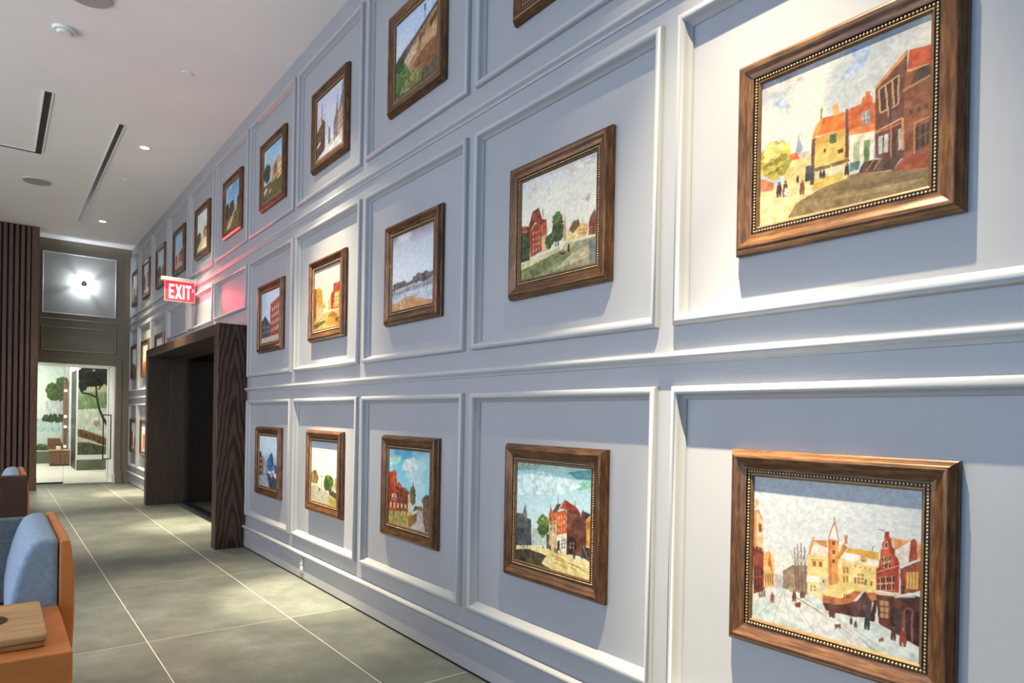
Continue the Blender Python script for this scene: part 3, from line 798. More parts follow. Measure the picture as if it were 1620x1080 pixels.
        ['p',[210,180,130],[0,1000,160,860,480,700,800,560,900,560,520,820,300,1000]], ['f',[60,66,46],100,560,120,150,110,50], ['f',[70,66,50],450,560,160,160,110,44],
        ['f',[56,60,46],920,560,80,160,80,44], ['l',[60,66,50],26,[300,560,300,360]], ['l',[60,66,50],26,[560,560,560,330]], ['p',[190,160,110],[620,620,780,520,860,600,760,700]],
        ['f',[110,96,60],760,800,200,120,90,46],],
    'village_green': [
        ['s',[[0,[206,220,226]],[0.5,[226,230,226]],[1,[226,216,190]]],[236,238,236],0.5,2.4,111], ['p',[226,216,180],[0,900,500,720,1000,700,1000,1000,0,1000]],
        ['p',[96,76,60],[0,560,120,500,330,560,380,720,0,880]], ['f',[90,90,60],180,600,150,80,70,44], ['p',[196,150,110],[560,720,560,520,700,430,880,440,1000,520,1000,720]],
        ['l',[110,100,100],18,[640,520,650,250]], ['l',[120,110,110],14,[850,460,850,330]], ['p',[150,90,60],[700,440,880,440,900,560,720,560]],],
    'red_gables': [
        ['s',[[0,[120,176,216]],[0.5,[160,206,230]],[1,[226,226,220]]],[200,222,232],0.5,2.4,121], ['p',[196,170,160],[0,860,1000,820,1000,1000,0,1000]],
        ['p',[150,76,66],[60,860,60,640,200,560,320,640,330,840]], ['p',[170,90,76],[420,840,430,600,560,500,640,620,640,840]], ['p',[140,76,66],[640,840,650,560,760,470,980,600,1000,830]],
        ['l',[120,80,80],20,[560,520,560,330]], ['w',[230,206,190],[90,660,960,640,960,800,90,810],9,3,0.35,0.5],],
    'woodland_house': [
        ['s',[[0,[150,190,220]],[0.5,[190,214,226]],[1,[214,210,196]]],[214,224,230],0.5,2.4,131], ['p',[140,116,84],[0,760,1000,700,1000,1000,0,1000]],
        ['f',[70,76,50],250,640,230,170,150,50], ['p',[196,150,110],[560,760,580,560,760,480,960,560,970,740]], ['f',[110,110,60],860,700,140,110,70,44],],
    'grey_church': [
        ['s',[[0,[206,206,216]],[0.5,[220,220,226]],[1,[206,196,190]]],[226,226,230],0.5,2.4,141], ['p',[196,190,186],[0,860,1000,780,1000,1000,0,1000]],
        ['p',[96,80,76],[0,860,0,420,160,300,330,460,360,840]], ['p',[120,100,96],[560,820,560,400,700,240,860,380,880,800]], ['l',[90,80,86],24,[700,260,700,80]],
        ['w',[206,196,190],[590,430,850,420,850,740,590,750],4,4,0.35,0.5],],
    'hazy_harbour': [
        ['s',[[0,[190,206,220]],[0.5,[214,222,226]],[1,[220,210,196]]],[226,230,232],0.5,2.4,151], ['p',[110,100,96],[0,820,1000,760,1000,1000,0,1000]],
        ['p',[130,110,110],[0,820,50,500,200,430,380,520,390,800]], ['p',[150,130,120],[600,780,620,540,800,440,1000,540,1000,770]], ['l',[110,100,110],18,[200,440,200,250]],],
    'amber_rooftops': [
        ['s',[[0,[246,240,230]],[0.5,[250,240,220]],[1,[240,190,130]]],[250,246,240],0.4,2.4,161], ['p',[214,130,60],[0,780,200,600,420,640,700,560,1000,620,1000,1000,0,1000]],
        ['p',[170,90,40],[0,880,400,780,1000,820,1000,1000,0,1000]], ['p',[190,96,50],[560,760,580,480,760,380,960,520,980,760]],],
    'mauve_sky': [
        ['s',[[0,[206,196,206]],[0.6,[226,214,220]],[1,[206,190,190]]],[230,222,228],0.5,2.4,171], ['p',[110,96,90],[0,720,300,600,620,660,1000,560,1000,1000,0,1000]],
        ['p',[150,130,126],[0,860,1000,800,1000,1000,0,1000]],],
    'olive_meadow': [
        ['s',[[0,[196,206,206]],[0.6,[214,216,206]],[1,[170,150,130]]],[222,226,222],0.5,2.4,181], ['p',[100,80,66],[0,700,360,560,600,640,1000,600,1000,1000,0,1000]],
        ['f',[90,84,60],250,700,240,120,80,50],],
    'red_steeple': [
        ['s',[[0,[206,216,224]],[0.5,[226,228,226]],[1,[214,206,196]]],[230,232,232],0.5,2.4,191], ['p',[150,70,56],[0,900,0,420,180,300,330,430,380,880]],
        ['p',[190,170,150],[380,880,1000,800,1000,1000,0,1000,0,900]], ['p',[120,76,60],[640,840,650,560,820,460,1000,560,1000,820]],
        ['w',[226,206,190],[40,470,330,460,340,800,40,820],4,4,0.35,0.5],],
    'rose_townhouse': [
        ['s',[[0,[226,226,226]],[0.5,[236,232,226]],[1,[226,206,190]]],[240,240,238],0.4,2.4,201], ['p',[170,80,60],[180,900,200,480,420,330,640,470,660,880]],
        ['p',[206,180,160],[0,880,1000,840,1000,1000,0,1000]], ['p',[140,76,60],[660,880,680,600,860,520,1000,600,1000,860]],
        ['w',[236,216,200],[230,520,620,500,630,820,230,840],4,4,0.35,0.5],],
    'grey_river': [
        ['s',[[0,[150,140,146]],[0.18,[196,200,210]],[0.5,[214,220,228]],[1,[214,214,214]]],[228,230,234],0.6,2.4,211], ['p',[186,192,202],[0,680,1000,640,1000,1000,0,1000]],
        ['p',[196,150,106],[0,900,420,830,1000,960,1000,1000,0,1000]], ['p',[120,104,104],[0,690,150,640,420,655,700,620,1000,600,1000,670,500,690,0,730]],
        ['f',[110,96,96],760,640,220,40,60,36], ['f',[100,90,90],200,660,180,26,40,30], ['p',[150,146,156],[0,740,1000,690,1000,760,0,790]],],
    'brick_street': [
        ['s',[[0,[176,206,226]],[0.6,[196,214,226]],[1,[206,206,200]]],[220,228,232],0.5,2.4,221], ['p',[190,176,160],[0,880,1000,850,1000,1000,0,1000]],
        ['p',[140,82,70],[480,880,500,260,1000,160,1000,860]], ['p',[80,76,84],[0,880,0,560,200,460,480,640,480,880]], ['w',[210,196,186],[540,320,960,260,960,800,540,830],4,4,0.4,0.5],
        ['w',[150,150,156],[40,620,430,660,430,820,40,830],4,2,0.4,0.5],],
    'top_meadow': [
        ['s',[[0,[200,204,206]],[0.5,[214,214,206]],[1,[196,180,150]]],[226,226,220],0.5,2.4,231], ['p',[120,110,80],[0,760,1000,700,1000,1000,0,1000]],
        ['f',[70,80,50],700,620,200,150,120,50], ['p',[170,130,100],[100,760,120,560,300,470,480,580,490,740]],],
    'mural_lake': [
        ['s',[[0,[190,206,200]],[0.4,[214,222,214]],[0.7,[206,216,212]],[1,[190,206,206]]],[220,226,220],0.4,2.6,301], ['p',[190,196,198],[390,429,1000,399,1000,588,390,599]],
        ['p',[182,204,204],[0,640,1000,622,1000,768,0,784]], ['f',[70,86,50],615,287,226,52,110,34], ['f',[84,96,60],841,214,159,51,90,34], ['f',[70,84,50],683,371,249,35,90,34],
        ['f',[66,80,60],637,620,340,31,100,30], ['l',[90,86,80],3,[11,640,301,635]], ['f',[76,90,60],211,942,291,19,70,20], ['p',[70,84,58],[0,949,1000,931,1000,1000,0,1000]],
        ['p',[200,214,214],[660,808,705,722,750,806]],],
    'mural_tree': [
        ['s',[[0,[206,200,180]],[0.25,[190,180,150]],[0.35,[150,166,130]],[0.5,[190,200,180]],[1,[206,206,190]]],[206,206,190],0.3,2.6,311],
        ['p',[130,150,110],[0,297,1000,284,1000,480,0,489]], ['p',[206,210,196],[0,489,1000,462,1000,782,0,699]], ['f',[34,34,30],434,107,429,105,360,34],
        ['f',[40,42,34],122,225,111,53,70,30], ['f',[40,42,34],863,73,137,124,90,34], ['l',[56,46,36],46,[524,211,546,343,614,466,750,588,909,676]],
        ['l',[56,46,36],20,[524,343,322,310,100,296]], ['l',[56,46,36],18,[591,254,727,191]], ['p',[130,100,76],[0,707,211,715,1000,827,1000,880,0,795]],
        ['p',[110,80,56],[0,716,1000,836,1000,907,772,889,0,777]], ['l',[214,196,176],10,[0,795,704,889]], ['p',[84,90,66],[0,856,322,855,727,898,1000,898,1000,1000,0,1000]],
        ['p',[196,176,150],[0,812,188,847,144,856,0,856]],],
}



def vnoise(h, w, cells, seed, octaves=4):
    rs = np.random.RandomState(seed)
    out = np.zeros((h, w))
    amp, tot = 1.0, 0.0
    for o in range(octaves):
        n = int(cells * 2 ** o) + 2
        g = rs.rand(n + 1, n + 1)
        yy = np.linspace(0, n - 1.001, h)
        xx = np.linspace(0, n - 1.001, w)
        yi, xi = yy.astype(int), xx.astype(int)
        fy, fx = (yy - yi)[:, None], (xx - xi)[None, :]
        fy, fx = fy * fy * (3 - 2 * fy), fx * fx * (3 - 2 * fx)
        a, b = g[np.ix_(yi, xi)], g[np.ix_(yi, xi + 1)]
        c, d = g[np.ix_(yi + 1, xi)], g[np.ix_(yi + 1, xi + 1)]
        out += amp * ((a * (1 - fx) + b * fx) * (1 - fy) + (c * (1 - fx) + d * fx) * fy)
        tot += amp
        amp *= 0.55
    return out / tot


def raster(ops, w, h, ss=2, seed=0):
    W2, H2 = w * ss, h * ss
    img = np.zeros((H2, W2, 3))
    rs = np.random.RandomState(seed + 3)
    grain = (vnoise(H2, W2, 26, seed + 9, 3) - 0.5)[..., None]
    X, Y = np.meshgrid((np.arange(W2) + 0.5) * 1000.0 / W2, (np.arange(H2) + 0.5) * 1000.0 / H2)
    # hand-drawn wobble of every edge, and brush-stroke variation of the colour
    X = X + (vnoise(H2, W2, 30, seed + 21, 3) - 0.5) * 7
    Y = Y + (vnoise(H2, W2, 30, seed + 22, 3) - 0.5) * 7

    def fill(pts, col, amp=40):
        px, py = np.array(pts[0::2], float), np.array(pts[1::2], float)
        i0, i1 = max(0, int(py.min() * H2 / 1000) - 1), min(H2, int(py.max() * H2 / 1000) + 2)
        j0, j1 = max(0, int(px.min() * W2 / 1000) - 1), min(W2, int(px.max() * W2 / 1000) + 2)
        if i1 <= i0 or j1 <= j0:
            return
        x_, y_ = X[i0:i1, j0:j1], Y[i0:i1, j0:j1]
        ins = np.zeros(x_.shape, bool)
        n = len(px)
        for a in range(n):
            b = (a + 1) % n
            if py[a] == py[b]:
                continue
            cond = (py[a] > y_) != (py[b] > y_)
            ins ^= cond & (x_ < (px[b] - px[a]) * (y_ - py[a]) / (py[b] - py[a]) + px[a])
        sub = img[i0:i1, j0:j1]
        sub[ins] = (np.array(col, float) + grain[i0:i1, j0:j1] * amp * 2)[ins]

    def ell(cx, cy, rx, ry, col):
        k = 7
        p = []
        for a in range(k):
            p += [cx + rx * math.cos(6.283 * a / k), cy + ry * math.sin(6.283 * a / k)]
        fill(p, col, 14)

    for op in ops:
        k = op[0]
        if k == 's':
            st = op[1]
            t = Y / 1000.0
            for ch in range(3):
                img[..., ch] = np.interp(t, [s[0] for s in st], [s[1][ch] for s in st])
            if op[2]:
                n = vnoise(H2, W2, op[4], op[5] + 1, 5)
                f = np.clip((n - 0.45) * 5, 0, 1) * op[3]
                img = img * (1 - f[..., None]) + np.array(op[2], float) * f[..., None]
            img += grain * 10
        elif k == 'p':
            fill(op[2], op[1])
        elif k == 'l':
            q = op[3]
            hw = op[2] * 0.55 if len(op) < 5 else op[4]
            for a in range(0, len(q) - 2, 2):
                dx, dy = q[a + 2] - q[a], q[a + 3] - q[a + 1]
                L = math.hypot(dx, dy) or 1.0
                nx, ny = -dy / L * hw, dx / L * hw
                fill([q[a] + nx, q[a + 1] + ny, q[a + 2] + nx, q[a + 3] + ny, q[a + 2] - nx, q[a + 3] - ny, q[a] - nx, q[a + 1] - ny], op[1], 12)
        elif k == 'w':
            q, nx, ny, fx, fy = op[2], op[3], op[4], op[5], op[6]

            def bl(u, v):
                return [(q[0] * (1 - u) + q[2] * u) * (1 - v) + (q[6] * (1 - u) + q[4] * u) * v,
                        (q[1] * (1 - u) + q[3] * u) * (1 - v) + (q[7] * (1 - u) + q[5] * u) * v]
            for i in range(nx):
                for j in range(ny):
                    u0, u1 = (i + 0.5 - fx / 2) / nx, (i + 0.5 + fx / 2) / nx
                    v0, v1 = (j + 0.5 - fy / 2) / ny, (j + 0.5 + fy / 2) / ny
                    fill(bl(u0, v0) + bl(u1, v0) + bl(u1, v1) + bl(u0, v1), op[1], 14)
        elif k == 'f':
            _, col, cx, cy, rx, ry, n, r = op
            for i in range(n):
                a, d = rs.rand() * 6.283, math.sqrt(rs.rand())
                s = 0.6 + rs.rand() * 0.7
                cc = np.clip(np.array(col) * (0.72 + rs.rand() * 0.56), 0, 255)
                ell(cx + rx * d * math.cos(a), cy + ry * d * math.sin(a), r * s, r * s * 0.8, cc)
        elif k == 'g':
            _, col, gx, gy, gh = op
            ww = gh * 0.17
            fill([gx - ww * 0.7, gy - gh * 0.8, gx + ww * 0.7, gy - gh * 0.8, gx + ww, gy - gh * 0.35, gx + ww * 0.8, gy, gx + ww * 0.2, gy,
                  gx, gy - gh * 0.3, gx - ww * 0.2, gy, gx - ww * 0.8, gy, gx - ww, gy - gh * 0.35], col, 10)
            ell(gx, gy - gh * 0.9, ww * 0.55, gh * 0.09, tuple(min(255, c + 36) for c in col))
    stroke = vnoise(H2, W2, 60, seed + 31, 3)[..., None] - 0.5
    hue = np.stack([vnoise(H2, W2, 18, seed + 41 + c_, 3) - 0.5 for c_ in range(3)], -1)
    img = img * (1 + stroke * 0.2) + hue * 9
    img = img.reshape(h, ss, w, ss, 3).mean(axis=(1, 3))
    return np.clip(img, 0, 255)


def painted_mesh(name, ops, sx, sy, nx, ny, seed=0, gain=1.0):
    # flat sheet in local XY (X right, Y up, facing +Z) whose vertices carry the painted colours
    img = raster(ops, nx, ny, 2, seed)
    c = img / 255.0
    lin = np.where(c <= 0.04045, c / 12.92, ((c + 0.055) / 1.055) ** 2.4) * gain
    xs_ = np.linspace(-sx / 2, sx / 2, nx)
    ys_ = np.linspace(sy / 2, -sy / 2, ny)
    XX, YY = np.meshgrid(xs_, ys_)
    co = np.stack([XX, YY, np.zeros_like(XX)], -1).reshape(-1, 3)
    idx = np.arange(nx * ny).reshape(ny, nx)
    q = np.stack([idx[1:, :-1], idx[1:, 1:], idx[:-1, 1:], idx[:-1, :-1]], -1).reshape(-1, 4)
    me = bpy.data.meshes.new(name)
    me.vertices.add(len(co))
    me.vertices.foreach_set('co', co.ravel().astype(np.float32))
    me.loops.add(q.size)
    me.loops.foreach_set('vertex_index', q.ravel().astype(np.int32))
    me.polygons.add(len(q))
    me.polygons.foreach_set('loop_start', np.arange(0, q.size, 4, dtype=np.int32))
    me.polygons.foreach_set('loop_total', np.full(len(q), 4, dtype=np.int32))
    me.update(calc_edges=True)
    at = me.color_attributes.new('paint', 'FLOAT_COLOR', 'POINT')
    rgba = np.ones((nx * ny, 4), np.float32)
    rgba[:, :3] = lin.reshape(-1, 3)
    at.data.foreach_set('color', rgba.ravel())
    me.materials.append(M['paint'])
    return me


# ---- scenic wallpaper in the room beyond (flat print on its walls)
mu = place('scenic_wallpaper', painted_mesh('scenic_wallpaper', PAINT['mural_lake'], 0.74, 2.13, 60, 150, 301), wall_bk)
mu.matrix_world = Matrix.Translation((1.04, 19.6985, 1.365)) @ Matrix.Rotation(math.pi / 2, 4, 'X')
mu2 = place('scenic_wallpaper', painted_mesh('scenic_wallpaper', PAINT['mural_tree'], 0.63, 1.93, 70, 160, 311), wall_nr)
mu2.matrix_world = Matrix.Translation((1.4155 + 0.315, 17.1985, 1.305)) @ Matrix.Rotation(math.pi / 2, 4, 'X')

# ================================================================ FRAMED PAINTINGS
FW, FH, FB = 0.665, 0.63, 0.085
RP = [(0.0, 0.001), (0.0, 0.018), (0.004, 0.021), (0.006, 0.027), (0.009, 0.030), (0.012, 0.037), (0.018, 0.041), (0.025, 0.041), (0.032, 0.038),
      (0.040, 0.033), (0.050, 0.0295), (0.058, 0.028), (0.061, 0.028), (0.061, 0.004)]
SP = [(0.0611, 0.006), (0.0611, 0.0215), (0.0765, 0.0215), (0.0765, 0.006)]
LP = [(0.0766, 0.006), (0.0766, 0.026), (0.079, 0.0265), (0.0815, 0.0245), (0.085, 0.0215), (0.085, 0.010)]


def rail_mesh(side):
    vs, fs = [], []
    for s, t in RP:
        if side == 'bottom':
            a, b = (-FW / 2 + s, -FH / 2 + s), (FW / 2 - s, -FH / 2 + s)
        elif side == 'top':
            a, b = (FW / 2 - s, FH / 2 - s), (-FW / 2 + s, FH / 2 - s)
        elif side == 'left':
            a, b = (-FW / 2 + s, FH / 2 - s), (-FW / 2 + s, -FH / 2 + s)
        else:
            a, b = (FW / 2 - s, -FH / 2 + s), (FW / 2 - s, FH / 2 - s)
        vs += [(*a, t), (*b, t)]
    n = len(RP)
    for i in range(n - 1):
        fs.append((2 * i, 2 * i + 1, 2 * i + 3, 2 * i + 2))
    fs.append(tuple(range(0, 2 * n, 2)))
    fs.append(tuple(range(2 * n - 1, 0, -2)))
    me = MB().add(vs, fs).mesh('frame_rail', M['frame_h' if side in ('top', 'bottom') else 'frame_v'], True)
    me.set_sharp_from_angle(angle=math.radians(42))
    return me


RAILS = [rail_mesh(s) for s in ('top', 'bottom', 'left', 'right')]


def loc_pt(a, b, p):
    return (a, b, p)


SLIP = rect_loop(-FW / 2, FW / 2, -FH / 2, FH / 2, SP, loc_pt).mesh('bead_slip', M['slip'])
LIP = rect_loop(-FW / 2, FW / 2, -FH / 2, FH / 2, LP, loc_pt).mesh('inner_lip', M['lip'])


def bead_mesh():
    import bmesh
    bm = bmesh.new()
    s = 0.0688
    x0, x1, y0, y1 = -FW / 2 + s, FW / 2 - s, -FH / 2 + s, FH / 2 - s
    pts = []
    nx_, ny_ = int((x1 - x0) / 0.0098), int((y1 - y0) / 0.0098)
    for i in range(nx_):
        xx = x0 + (x1 - x0) * i / nx_
        pts += [(xx, y0), (-xx, y1)]
    for i in range(ny_):
        yy = y0 + (y1 - y0) * i / ny_
        pts += [(x1, yy), (x0, -yy)]
    base = bmesh.new()
    bmesh.ops.create_icosphere(base, subdivisions=2, radius=0.0047)
    bv = [v.co.copy() for v in base.verts]
    bf = [[v.index for v in f.verts] for f in base.faces]
    base.free()
    vs, fs = [], []
    for (px, py) in pts:
        o = len(vs)
        vs += [(px + c.x, py + c.y, 0.0235 + c.z) for c in bv]
        fs += [tuple(i + o for i in f) for f in bf]
    bm.free()
    me = bpy.data.meshes.new('beading')
    me.from_pydata(vs, [], fs)
    me.materials.append(M['bead'])
    for p in me.polygons:
        p.use_smooth = True
    return me


BEADS = bead_mesh()
CW, CH = FW - 2 * FB + 0.004, FH - 2 * FB + 0.004


def picture(r, c, key, label, res, seed=0, dy=0.0, dz=0.0, gain=0.8):
    y0, y1, z0, z1 = PANEL[(r, c)]
    cz = {0: 3.515, 1: 2.195, 2: 0.88}[r]
    root = empty('framed_painting', (0, 0, 0), label, 'painting', 'framed paintings hung on the panelled wall')
    B_ = Matrix(((0, 0, -1, 0), (-1, 0, 0, 0), (0, 1, 0, 0), (0, 0, 0, 1)))
    root.matrix_world = Matrix.Translation((1.969, (y0 + y1) / 2 - 0.02 + dy, cz + dz)) @ B_
    for me in RAILS:
        place('frame_rail', me, root)
    slip = place('bead_slip', SLIP, root)
    place('inner_lip', LIP, root)
    bd = place('beading', BEADS, slip)
    bd['kind'] = 'stuff'
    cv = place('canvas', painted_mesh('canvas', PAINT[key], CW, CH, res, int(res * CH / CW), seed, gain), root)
    cv.location.z = 0.018
    return root


# paint darkened on spotlit canvases to offset the bright light on them
SPOTLIT_GAIN = {'sunny_street': 0.40, 'winter_street': 0.42, 'golden_canal': 0.40, 'sunlit_pond': 0.52, 'amber_rooftops': 0.6}
PICS = [
    (1, 0, 'sunny_street', 'large bronze-framed painting of a sunny street with red roofs, middle row', 250),
    (2, 0, 'winter_street', 'large bronze-framed painting of a snowy street with stepped red gable, bottom row', 250),
    (1, 1, 'canal_houses', 'framed painting of red canal houses beside a dark green tree, middle row', 160),
    (2, 1, 'corner_house', 'framed painting of a red corner house under a pale green sky, bottom row', 170),
    (0, 1, 'top_meadow', 'framed painting cut off by the top edge of the photo, only its lower corner showing', 60),
    (1, 2, 'grey_river', 'framed painting of a grey river with a sandy shore, middle row, third nearest', 110),
    (2, 2, 'blue_canal', 'framed painting of brick houses by a canal under a bright blue sky, bottom row', 120),
    (0, 2, 'dune_hillside', 'framed painting of a brown grassy hillside, top row, nearest one with its picture showing', 110),
    (1, 3, 'golden_canal', 'spotlit framed painting of a golden street between orange houses, middle row', 80),
    (2, 3, 'sunlit_pond', 'spotlit framed painting of white clouds over a pond and green tree, bottom row', 80),
    (0, 3, 'church_square', 'framed painting of grey spires above a square, top row, third frame from the right', 80),
    (1, 4, 'brick_street', 'framed painting of a tall brick house, middle row, beside the wooden portal', 60),
    (2, 4, 'misty_square', 'framed painting of a misty blue street, bottom row, beside the wooden portal', 60),
    (0, 4, 'farmhouse', 'framed painting of a farmhouse and dark tree, top row, fourth frame from the right', 60),
    (0, 5, 'forest_road', 'framed painting of a pale road through trees, top row, above the red glow', 50),
    (0, 6, 'village_green', 'framed painting with a pale sky and village, top row, directly right of the exit sign', 40),
    (0, 7, 'red_gables', 'framed painting with a bright blue sky over red gables, top row, above the exit sign', 40),
    (0, 8, 'woodland_house', 'framed painting of woodland, top row, third from the far corner', 30),
    (0, 9, 'grey_church', 'framed painting of a grey church, top row, second from the far corner', 30),
    (0, 10, 'hazy_harbour', 'framed painting in the far corner of the panelled wall, top row', 24),
    (1, 8, 'mauve_sky', 'framed painting half hidden behind the top left corner of the wooden portal', 30),
    (1, 9, 'amber_rooftops', 'brightly lit framed painting of amber rooftops, middle row, second from the far corner', 30),
    (1, 10, 'olive_meadow', 'dim framed painting in the far corner of the panelled wall, middle row', 24),
    (2, 9, 'rose_townhouse', 'framed painting of a red house beside the left post of the wooden portal, bottom row', 30),
    (2, 10, 'red_steeple', 'framed painting in the far corner of the panelled wall, bottom row', 24),
]
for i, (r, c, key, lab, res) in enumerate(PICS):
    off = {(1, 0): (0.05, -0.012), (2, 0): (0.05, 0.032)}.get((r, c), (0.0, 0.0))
    picture(r, c, key, lab, res, i * 7, off[0], off[1], gain=SPOTLIT_GAIN.get(key, 0.88))

# ================================================================ CEILING FITTINGS
WARM = (1.0, 0.83, 0.54)


def downlight(y, label, on=True, power=1.0):
    xx = 1.287
    root = empty('recessed_downlight', (xx, y, CEIL), label, 'downlight', 'recessed downlights along the panelled wall')
    ring = MB()
    n = 32
    vs, fs = [], []
    for rr, zz in ((0.060, -0.0005), (0.060, -0.005), (0.047, -0.007), (0.044, -0.003), (0.044, -0.0005)):
        vs += [(rr * math.cos(6.28319 * i / n), rr * math.sin(6.28319 * i / n), zz) for i in range(n)]
    for k in range(4):
        fs += [(k * n + i, k * n + (i + 1) % n, k * n + n + (i + 1) % n, k * n + n + i) for i in range(n)]
    ring.add(vs, fs).build('trim_ring', M['white'], root, True)
    MB().disc((0, 0), 0.0435, 'z', -0.0028, -0.0006).build('diffuser', M['lamp'], root)
    # aimed slightly at the wall: a broad beam and the lens' bright core
    spot_light('downlight_spill', (xx, y, CEIL - 0.012), (xx, y, 0.0), 120 * power, WARM, 80, 0.4)
    spot_light('downlight_beam', (xx, y, CEIL - 0.012), (1.55, y, 0.0), 1620 * power, WARM, 52, 1.0)
    spot_light('downlight_core', (xx, y, CEIL - 0.012), (1.85, y, 0.0), 2900 * power, WARM, 22, 1.0)


downlight(1.22, 'lit recessed downlight in the ceiling over the nearest paintings')
downlight(4.72, 'lit recessed downlight in the ceiling over the fourth column of paintings')
downlight(8.445, 'lit round recessed downlight in the ceiling, the nearer of the two showing')
downlight(12.16, 'lit round recessed downlight in the ceiling near the end wall')

for (x, y, r, lab) in ((0.389, 10.615, 0.160, 'round grey ceiling speaker grille left of the long black ceiling slot'),
                       (0.487, 5.62, 0.155, 'round grey ceiling speaker grille at the top edge of the photo')):
    root = empty('ceiling_speaker', (x, y, CEIL), lab, 'speaker', 'round ceiling speakers')
    MB().disc((0, 0), r, 'z', -0.006, -0.0005, 48).build('rim', M['white'], root)
    MB().disc((0, 0), r - 0.012, 'z', -0.012, -0.0062, 48, r - 0.006).build('grille', M['speaker'], root)
root = empty('smoke_detector', (0.388, 6.246, CEIL), 'round white smoke detector on the ceiling above the black slots', 'smoke detector')
MB().disc((0, 0), 0.075, 'z', -0.022, -0.0005, 40, 0.082).build('base', M['white'], root, bevel=0.004)
MB().disc((0, 0), 0.045, 'z', -0.040, -0.0222, 40, 0.055).build('sensor_cap', M['white'], root, bevel=0.006)
for (x, y, lab) in ((1.287, 6.36, 'small flush white ceiling cover plate nearer the camera'), (1.297, 9.79, 'small flush white ceiling cover plate between the two lit downlights')):
    tag(MB().disc((x, y), 0.045, 'z', CEIL - 0.007, CEIL - 0.0005, 32).build('ceiling_cover_plate', M['ceiling'], bevel=0.002), lab, 'cover plate', 'flush ceiling cover plates')


def slot(name, loc, lab, segs):
    root = empty(name, loc, lab, 'ceiling slot')
    for (x0, x1, y0, y1) in segs:
        MB().box(x0, x1, y0, y1, -0.004, -0.0005).build('channel', M['black'], root)
        e = 0.012
        tr = MB()
        if x1 - x0 < y1 - y0:
            tr.box(x0 - e, x0 - 0.0005, y0, y1, -0.007, -0.0005).box(x1 + 0.0005, x1 + e, y0, y1, -0.007, -0.0005)
        else:
            tr.box(x0, x1 - 0.055, y0 - e, y0 - 0.0005, -0.007, -0.0005).box(x0, x1, y1 + 0.0005, y1 + e, -0.007, -0.0005)
        tr.build('edge_trim', M['ceiling'], root)


slot('ceiling_slot', (0.995, 7.93, CEIL), 'long straight black slot in the ceiling running towards the end wall', [(-0.022, 0.022, 0, 4.49)])
slot('ceiling_slot', (0.355, 7.57, CEIL), 'short black corner-shaped slot in the ceiling at the left edge', [(-0.028, 0.028, 0, 1.84), (-1.6, 0.028, 1.8405, 1.89)])

# ================================================================ EXIT SIGN
ex = empty('exit_sign', (1.95, 8.9, 2.90), 'red illuminated EXIT sign hanging from a silver bar on the panelled wall', 'exit sign')
MB().box(-0.40, -0.03, -0.035, 0.035, 0.0, 0.045).build('mounting_bar', M['steel'], ex, bevel=0.006)
MB().box(-0.03, -0.0005, -0.045, 0.045, -0.03, 0.06).build('wall_bracket', M['steel'], ex, bevel=0.006)
pl = MB().box(-0.355, -0.03, -0.004, 0.004, -0.232, -0.0005).build('red_plate', M['exit_red'], ex)
ed = MB()
for (x0, x1, z0, z1) in ((-0.361, -0.3555, -0.2385, -0.001), (-0.0295, -0.024, -0.2385, -0.031), (-0.3555, -0.0295, -0.2385, -0.2325)):
    ed.box(x0, x1, -0.005, 0.005, z0, z1)
ed.build('lit_edge', M['exit_edge'], ex)


def letter(polys, x, w, h, z):
    b = MB()
    for pl_ in polys:
        b.prism([(x + u * w, z + v * h) for u, v in pl_], 'y', -0.0062, -0.0042)
    return b


t = 0.30
LETT = [[[(0, 0), (t, 0), (t, 1), (0, 1)], [(t, 0), (1, 0), (1, .17), (t, .17)], [(t, .42), (.85, .42), (.85, .58), (t, .58)], [(t, .83), (1, .83), (1, 1), (t, 1)]],
        [[(0, 0), (.3, 0), (1, 1), (.7, 1)], [(.7, 0), (1, 0), (.3, 1), (0, 1)]],
        [[(0, 0), (1, 0), (1, 1), (0, 1)]],
        [[(.35, 0), (.65, 0), (.65, .83), (.35, .83)], [(0, .83), (1, .83), (1, 1), (0, 1)]]]
xp = -0.312
for L_, w_ in zip(LETT, (0.058, 0.072, 0.020, 0.062)):
    letter(L_, xp, w_, 0.172, -0.205).build('letter', M['exit_white'], pl)
    xp += w_ + 0.011
letter([[(0, .15), (.7, .5), (0, .85), (.15, 1), (1, .5), (.15, 0)]], -0.056, 0.02, 0.05, -0.115).build('arrow_chevron', M['exit_white'], pl)
area_light('exit_sign_glow', (1.76, 8.885, 2.75), (math.radians(-90), 0, 0), 0.30, 0.14, 4.5, (1.0, 0.05, 0.07)).data.spread = math.radians(110)

# ================================================================ WALL LAMP ON THE END WALL
wlp = empty('wall_lamp', (1.204, YE - 0.006, 3.543), 'small round bronze wall lamp glowing on the end wall panel', 'wall lamp')
MB().disc((0, 0), 0.046, 'y', -0.112, -0.098, 32).build('disc', M['bronze'], wlp, bevel=0.003)
MB().disc((0, 0), 0.022, 'y', -0.118, -0.1121, 24).build('centre_cap', M['steel'], wlp, bevel=0.002)
for a in (35, 125, 200, 305):
    ca, sa = math.cos(math.radians(a)), math.sin(math.radians(a))
    q = [(0.036 * ca - 0.0022 * sa, 0.036 * sa + 0.0022 * ca), (0.036 * ca + 0.0022 * sa, 0.036 * sa - 0.0022 * ca),
         (0.042 * ca + 0.0022 * sa, 0.042 * sa - 0.0022 * ca), (0.042 * ca - 0.0022 * sa, 0.042 * sa + 0.0022 * ca)]
    MB().prism(q, 'y', -0.0979, -0.0005).build('strut', M['bronze'], wlp)
pd = bpy.data.lights.new('wall_lamp_light', 'POINT')
pd.energy = 17.0
pd.color = (0.88, 0.94, 1.0)
pd.shadow_soft_size = 0.008
